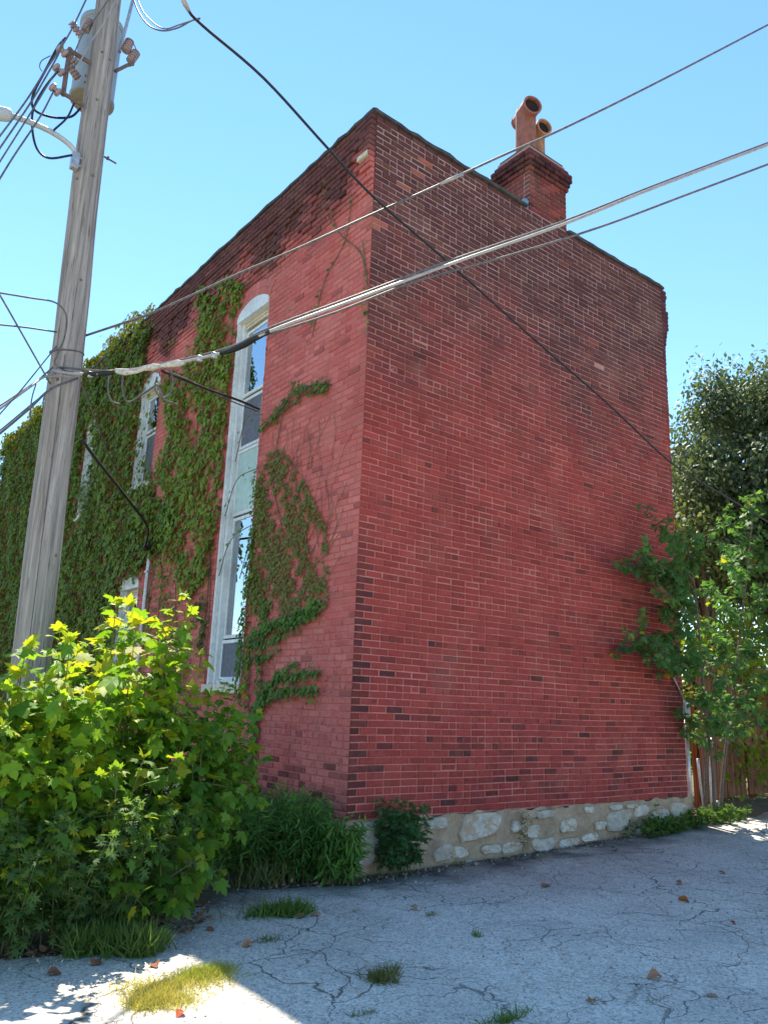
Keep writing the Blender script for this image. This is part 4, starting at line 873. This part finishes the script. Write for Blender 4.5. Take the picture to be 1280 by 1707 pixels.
tuft('large green grass tuft in front of the weed bank', 465, 1528, .30, .17, 1100, .13, GR, .8); tuft('round isolated tuft in the middle of the asphalt', 634, 1634, .12, .11, 520, .085, MX, .8)
tuft('small dry tuft by a curled leaf near the wall', 718, 1528, .12, .05, 90, .05, MX, .9); tuft('small green tuft on the crack right of centre', 797, 1563, .06, .05, 90, .055, GR, .8); tuft('sparse strip of grass at the shadow edge of the lot', 432, 1574, .18, .06, 130, .06, MX, .9)
tuft('leggy grass at the front of the left shrub bed', 232, 1588, .26, .17, 1000, .19, GR, .55); tuft('wispy grass standing before the weed bank', 430, 1478, .4, .1, 150, .22, MX, .45)
tuft('sunlit dry grass patch at the bottom left', 305, 1668, .36, .30, 3600, .065, DRYG, 1.0); tuft('sunlit grass on the patch edge nearest the shadow', 345, 1632, .24, .20, 1900, .065, ((.26, .33, .05), (.50, .48, .10)), 1.0); tuft('sunlit straw at the left end of the dry patch', 250, 1672, .22, .2, 1500, .06, DRYG, 1.0)
tuft('grass at the bottom edge of the lot right of centre', 838, 1706, .17, .05, 240, .07, GR, .8); tuft('faint grass at the bottom edge left of centre', 610, 1694, .12, .05, 100, .045, MX, .9); tuft('tiny tuft below the foundation left part', 770, 1442, .12, .05, 90, .05, GR, .8)
tuft('mossy grass in the crack at the lower right', 1098, 1668, .16, .03, 90, .03, MX, 1.0); tuft('tiny grass sprig on the bottom right crack', 988, 1672, .05, .03, 50, .04, MX, .8); tuft('pinch of grass under the dark weed', 594, 1522, .07, .03, 50, .04, MX, .9); tuft('speck of grass near the ragweed foot', 655, 1500, .05, .03, 40, .035, GR, .9); tuft('small sprig below the middle of the foundation', 903, 1436, .04, .03, 30, .04, GR, .8)
CURL = (lambda n=5: (np.array([(u, v*(.38*math.sin(math.pi*min(.98, .06+u))), .35*v*v*math.sin(3*u+.5)+.16*math.sin(u*5)) for u in np.linspace(0, 1, n) for v in (-1, -.4, .4, 1)]), np.array([t for i in range(n-1) for j in range(3) for t in ((i*4+j, i*4+j+1, i*4+j+5), (i*4+j, i*4+j+5, i*4+j+4))])))()
FL = [('pale curled leaf beside the large grass tuft', 497, 1533, .11, (.42, .27, .16)), ('second curled leaf right of the large grass tuft', 524, 1530, .10, (.40, .26, .15)), ('orange brown leaf at the end of the thin grass strip', 411, 1581, .09, (.45, .23, .12)), ('red brown leaf left of the large tuft', 350, 1554, .07, (.30, .10, .05)), ('dark red leaf on the shaded asphalt at far left', 92, 1628, .09, (.25, .10, .06)), ('curled tan leaf near the small dry tuft', 690, 1519, .08, (.36, .24, .16)),
      ('long brown leaf lying in the middle distance', 910, 1482, .13, (.36, .18, .10)), ('bright rust leaf standing on edge at the right', 1140, 1509, .11, (.42, .15, .05)), ('small dark leaf up from the rust leaf', 1132, 1482, .08, (.30, .16, .10)), ('tiny reddish leaf far right of the rust leaf', 1205, 1467, .08, (.34, .10, .08)), ('tiny red leaf at the right edge', 1222, 1546, .05, (.30, .07, .05)),
      ('orange leaf low in the right half', 1090, 1634, .10, (.42, .22, .12)), ('orange leaf at the bottom right', 1184, 1665, .08, (.42, .20, .10)), ('red leaf at the bottom of the dry grass', 300, 1697, .07, (.42, .10, .05)), ('tan leaf at the bottom crack', 985, 1675, .06, (.40, .22, .12)), ('brown leaf in the litter under the shrubs', 160, 1610, .10, (.28, .13, .07)), ('brown leaf before the leggy grass', 258, 1615, .08, (.30, .13, .07))]
cm = []
for k in range(3):
    me = bpy.data.meshes.new('fallen_leaf'); V = CURL[0].copy(); V[:, 2] *= (.3, .5, .7)[k]; V[:, 0] -= .5; me.from_pydata(V.tolist(), [], CURL[1].tolist()); me.materials.append(MAT['dry']); cm.append(me)
for k, (lb, px, py, s_, c) in enumerate(FL):
    p = wp(px, py, 2, 0.0); o = bpy.data.objects.new('fallen_leaf', cm[k % 3]); o.location = (p[0], p[1], gz(p[0])+.016); o.scale = (s_,)*3; o.rotation_euler = (rng.uniform(-.3, .3)+(1.1 if 'edge at' in lb else 0), rng.uniform(-.2, .2), rng.random()*6.28); o.color = (*c, 1); link(o); tag(o, lb, 'leaf', 'fallen leaves on the asphalt')
def litter(name, label, poly, n, size, cols):
    e = Leaves()
    for p in scat(poly, n):
        e.add(np.array(p)+np.array([0, 0, .008+.012*rng.random()]), norm(rv(1)*np.array([1, 1, .25])), norm(np.array([0, 0, 1])+rv(.35)), size*rng.uniform(.4, 1.3), cmix(cols[0], cols[1], rng.random()))
    o = e.build(name, OVAL, MAT['debris']); tag(o, label, 'leaf litter', None, 'stuff')
litter('leaf_litter', 'brown leaf litter and crumbs along the foot of the foundation', [(-1.4, .1), (-.3, -.36), (.4, -.32), (2.6, -.24), (5.4, -.22), (5.4, -.10), (.8, -.10), (-.3, -.05), (-1.3, .35)], 700, .04, ((.12, .07, .04), (.38, .28, .2)))
litter('leaf_litter', 'brown leaf litter along the front edge of the left shrub bed', [(-3.6, -.8), (-3.0, -1.0), (-2.2, -1.15), (-1.7, -.75), (-1.4, -.2), (-1.9, -.4), (-2.6, -.8), (-3.5, -.6)], 650, .05, ((.14, .07, .04), (.36, .22, .14)))

PEB = (np.array([(0, 0, .5), (.5, 0, 0), (0, .42, .05), (-.45, 0, 0), (0, -.5, -.05), (0, 0, -.4)]), np.array([(0, 1, 2), (0, 2, 3), (0, 3, 4), (0, 4, 1), (5, 2, 1), (5, 3, 2), (5, 4, 3), (5, 1, 4)]))
MAT['grit'] = leaf_mat('grit', False, 0.0, .9, .1, (1, 1, 1)); e = Leaves()
for poly, n in (([(-1.3, .0), (.2, -.4), (2.6, -.32), (5.4, -.30), (5.4, -.12), (.4, -.12), (-.6, -.1)], 700), ([(-3.6, -.8), (-3.2, -1.25), (-2.2, -1.35), (-1.4, -.6), (-1.2, -.1), (-1.9, -.5), (-2.6, -.85)], 800), ([(-3.4, -2.9), (6, -3.6), (6, -.4), (-1, -.5), (-2.8, -1.2)], 1300)):
    for p in scat(poly, n): g = rng.uniform(.2, .6); e.add(np.array(p)+np.array([0, 0, .010]), norm(rv(1)*np.array([1, 1, .2])), np.array([0, 0, 1.0])+rv(.2), .004+.016*rng.random()**3, (g, g*.92, g*.8))
tag(e.build('loose_grit', PEB, MAT['grit']), 'loose grit and crumbled stone scattered over the asphalt', 'grit', None, 'stuff')
# ------------------------------------------------------------------ right side: fence, posts, sapling, trees
fn = thing('wooden_fence', 'brown vertical board fence beyond the house end', 'fence', (6.6, .55, gz(6.6)))
x = 6.98; k = 0
while x < 10.2:
    w = .138; gap = .006 if k not in (8, 15) else .085
    b = MB(); h = 2.13+rng.normal(0, .012)-(0 if k % 9 else .12); b.cbox((x, .55+.004*rng.normal(), gz(x)+.06), (x+w, .572, gz(x)+h), .005); b.build('plank', MAT['fence'], fn); x += w+gap; k += 1
for z in (.45, 1.2, 1.9): b = MB(); b.cbox((6.98, .575, gz(7)+z), (10.3, .62, gz(7)+z+.09), .004); b.build('rail', MAT['fence'], fn)
for px_ in (7.0, 8.6, 10.2): b = MB(); b.cbox((px_, .622, gz(7)-.1), (px_+.09, .71, gz(7)+2.1), .006); b.build('post', MAT['fence'], fn)
p0 = wp(1153, 1374, 1, .02); gp = thing('steel_gate_post', 'galvanised gate post with hinge box beside the house end', 'post', tuple(p0))
p1 = wp(1143, 1200, 1, .02); b = MB(); b.tube([p0-np.array([0, 0, .1]), p1], .030, 12); b.tube([p0+np.array([.09, .05, -.1]), p1+np.array([.09, .05, -.75])], .018, 10); b.build('post', MAT['galv'], gp, smooth=True)
b = MB(); q = wp(1143, 1184, 1, .0); b.cbox(q-np.array([.07, .05, .10]), q+np.array([.05, .05, .10]), .015); b.build('hinge_box', MAT['grey'], gp)
b = MB(); b.tube([wp(1142, 1172, 1, .0), wp(1119, 1122, 1, -.04)], .013, 8); b.build('rod', MAT['galv'], gp, smooth=True)
for pts, lb, r in (([(1163, 1265), (1169, 1320), (1181, 1386)], 'leaning pale steel pipe between gate post and stems', .018), ([(1196, 1335), (1197, 1386)], 'short galvanised post among the sapling stems', .035), ([(1186, 1230), (1184, 1300), (1190, 1384)], 'thin upright steel pipe just left of the short post', .015)):
    q = [wp(x, y, 1, .0) for x, y in pts]; b = MB(); b.tube(smooth_path(q, 4), r, 10); o = b.build('steel_pipe', MAT['galv'], None, True, org=q[-1]); tag(o, lb, 'pipe')
q = [wp(1208, 1394, 1, -.25), wp(1245, 1400, 1, -.4), wp(1300, 1412, 1, -.6)]; b = MB(); b.tube(q, .025, 10); gr = b.build('fallen_gate_rail', MAT['galv'], None, True, org=q[0]); tag(gr, 'fallen chain link gate rail lying at the right edge', 'gate rail')
b = MB(); a0, a1 = np.array(q[1]), np.array(q[2])
for k in range(22):
    t = k/21; p = a0+(a1-a0)*t; b.tube([p+np.array([0, .01, .0]), p+np.array([.12, .02, .28])], .003, 4); b.tube([p+np.array([.12, .01, .0]), p+np.array([0, .02, .28])], .003, 4)
b.build('chain_link', MAT['galv'], gr, org=q[0])
MUL = ((.055, .15, .05), (.14, .29, .085))
def trunk_sapling(label, tr, tips, ys, size, cols, n_sub=3):
    T = [np.array(p, float) for p in tr]; e = thing('mulberry_sapling', label, 'tree', tuple(T[0])); lv, st = Leaves(), MB(); P = smooth_path(T, 8)
    st.tube(P, [.030*(1-.8*k/(len(P)-1)) for k in range(len(P))], 8); PZ = np.array(P)
    for k, (x, y) in enumerate(tips):
        tip = wp(x, y, 1, ys[k % len(ys)]); D = tip-PZ; sc = np.abs(D[:, 2]-.30)+.25*np.linalg.norm(D[:, :2], axis=1)+10*(PZ[:, 2] < 1.1)
        q = PZ[int(np.argmin(sc))]; ln = np.linalg.norm(tip-q)
        branchy(lv, st, q, tip, .10, .18, .055, size, cols, .04, .45, .010, True, yellow=.08)
        for j in range(n_sub):
            t = rng.uniform(.3, .95); a = q+(tip-q)*t+np.array([0, 0, .05*ln]); d = norm(rv(1)*np.array([1, .8, .55])+norm(tip-q)*.7+np.array([0, -.2, .05]))
            branchy(lv, st, a, a+d*rng.uniform(.25, .55), .05, .1, .055, size*.95, cols, .035, .45, .005, True, yellow=.08)
    st.build('stem', MAT['bark'], e); lv.build('foliage', MAPLE, MAT['leaf'], e, None, 'stuff')
g6 = gz(6.2)
trunk_sapling('leafy sapling spreading across the far end of the side wall', [wp(1192, 1382, 1, -.15), wp(1188, 1280, 1, -.2), wp(1175, 1180, 1, -.3), wp(1165, 1050, 1, -.35), wp(1150, 930, 1, -.4), wp(1130, 880, 1, -.45)], [(1032, 942), (1060, 925), (1078, 958), (1040, 1052), (1058, 1072), (1075, 1098), (1090, 875), (1112, 900), (1105, 960), (1128, 990), (1100, 1010), (1170, 900), (1150, 935), (1130, 1040), (1110, 1062), (1150, 1080), (1125, 1092), (1090, 985)], (-.35, -.6, -.25, -.8), .095, MUL)
trunk_sapling('taller leafy sapling rising at the right edge before the fence', [wp(1200, 1385, 1, -.1), wp(1205, 1290, 1, -.15), wp(1222, 1150, 1, -.25), wp(1240, 1000, 1, -.3), wp(1255, 860, 1, -.3), wp(1262, 820, 1, -.3)], [(1200, 862), (1240, 832), (1275, 850), (1180, 980), (1205, 930), (1225, 950), (1260, 930), (1190, 1060), (1240, 1020), (1275, 1000), (1170, 1120), (1220, 1110), (1260, 1090), (1195, 1160), (1250, 1170), (1150, 1170), (1160, 1030), (1185, 1200), (1230, 1215), (1285, 1200), (1310, 1130), (1320, 1040), (1310, 950), (1240, 900), (1210, 1010), (1275, 1140)], (-.3, -.75, .1, -.5), .095, MUL)
trunk_sapling('thin bare stemmed sapling with few leaves between the gate posts', [wp(1178, 1380, 1, -.05), wp(1176, 1300, 1, -.05), wp(1180, 1220, 1, -.1), wp(1195, 1120, 1, -.1)], [(1150, 1195), (1135, 1215), (1165, 1230), (1205, 1180), (1170, 1160)], (-.2, -.05, -.3), .09, MUL, 2)
b = MB()
def crown_tree(name, label, base, centre, rad, ncl, per, size, cols, tm=OVAL, clr=.55, mat='treeleaf', trunk_r=.16, low=-.75, lit=.0):
    base, centre = np.array(base, float), np.array(centre, float); e = thing(name, label, 'tree', tuple(base)); lv, st = Leaves(), MB()
    top = centre+np.array([0, 0, rad[2]*.5]); st.tube(smooth_path([base-np.array([0, 0, .2]), base+(centre-base)*.5+rv(.1), top], 6), [trunk_r*(1-.8*t) for t in np.linspace(0, 1, 13)], 10)
    for k in range(ncl):
        while True:
            d = norm(rv(1)); 
            if d[2] > low: break
        c = centre+d*np.array(rad)*rng.uniform(.5, 1.0)*(1+.10*math.sin(5*d[0]+3*d[2]+1)); t = rng.uniform(.35, .9); a = base+(top-base)*t
        st.tube(smooth_path([a, (a+c)/2+np.array([0, 0, .25]), c], 3), [.045, .038, .03, .022, .016, .01, .006], 5)
        hue = rng.normal(0, .25)
        for j in range(per):
            o = rv(clr*.5)*np.array([1, 1, .75]); p = c+o
            if np.linalg.norm(o) > clr*1.15: continue
            lv.add(p, norm(rv(.6)+np.array([0, 0, -.6])+o*.5), norm(rv(.45)+d*.6+np.array([0, 0, .7])), size*rng.uniform(.6, 1.25), cmix(cols[0], cols[1], rng.random()*.8+hue*.4+.1))
    st.build('trunk', MAT['bark'], e); lv.build('crown', tm, MAT[mat], e, None, 'stuff'); return e
c = wd(1315, 815, 17.0); crown_tree('pear_tree', 'tall dark green tree standing behind the house at the right edge', (c[0], c[1], 0), c, (2.5, 2.5, 2.8), 290, 330, .092, ((.05, .09, .045), (.16, .22, .11)), clr=.56, trunk_r=.2, low=-.95)
c = wd(1165, 905, 15.0); crown_tree('young_tree', 'lighter green small tree between the big tree and the house end', (c[0]+.3, c[1], 0), c, (.75, .75, 1.2), 34, 120, .10, ((.09, .14, .045), (.22, .27, .10)), clr=.5, trunk_r=.07)
for k, (px, py, ds, rr, lb) in enumerate(((1160, 1180, 14.5, (.9, .7, 1.5), 'sunlit yellow green shrub seen through the gap beside the house end'), (1240, 1160, 15.5, (1.3, .9, 1.7), 'sunlit shrub rising behind the brown fence'), (1300, 1100, 18.0, (1.8, 1.2, 2.3), 'sunlit shrub behind the fence at the right edge'))):
    c = wd(px, py, ds); crown_tree('backlit_shrub', lb, (c[0], c[1], 0), c, rr, 40, 110, .11, ((.12, .20, .02), (.28, .36, .03)), clr=.6, mat='leaf', trunk_r=.05, low=-1)
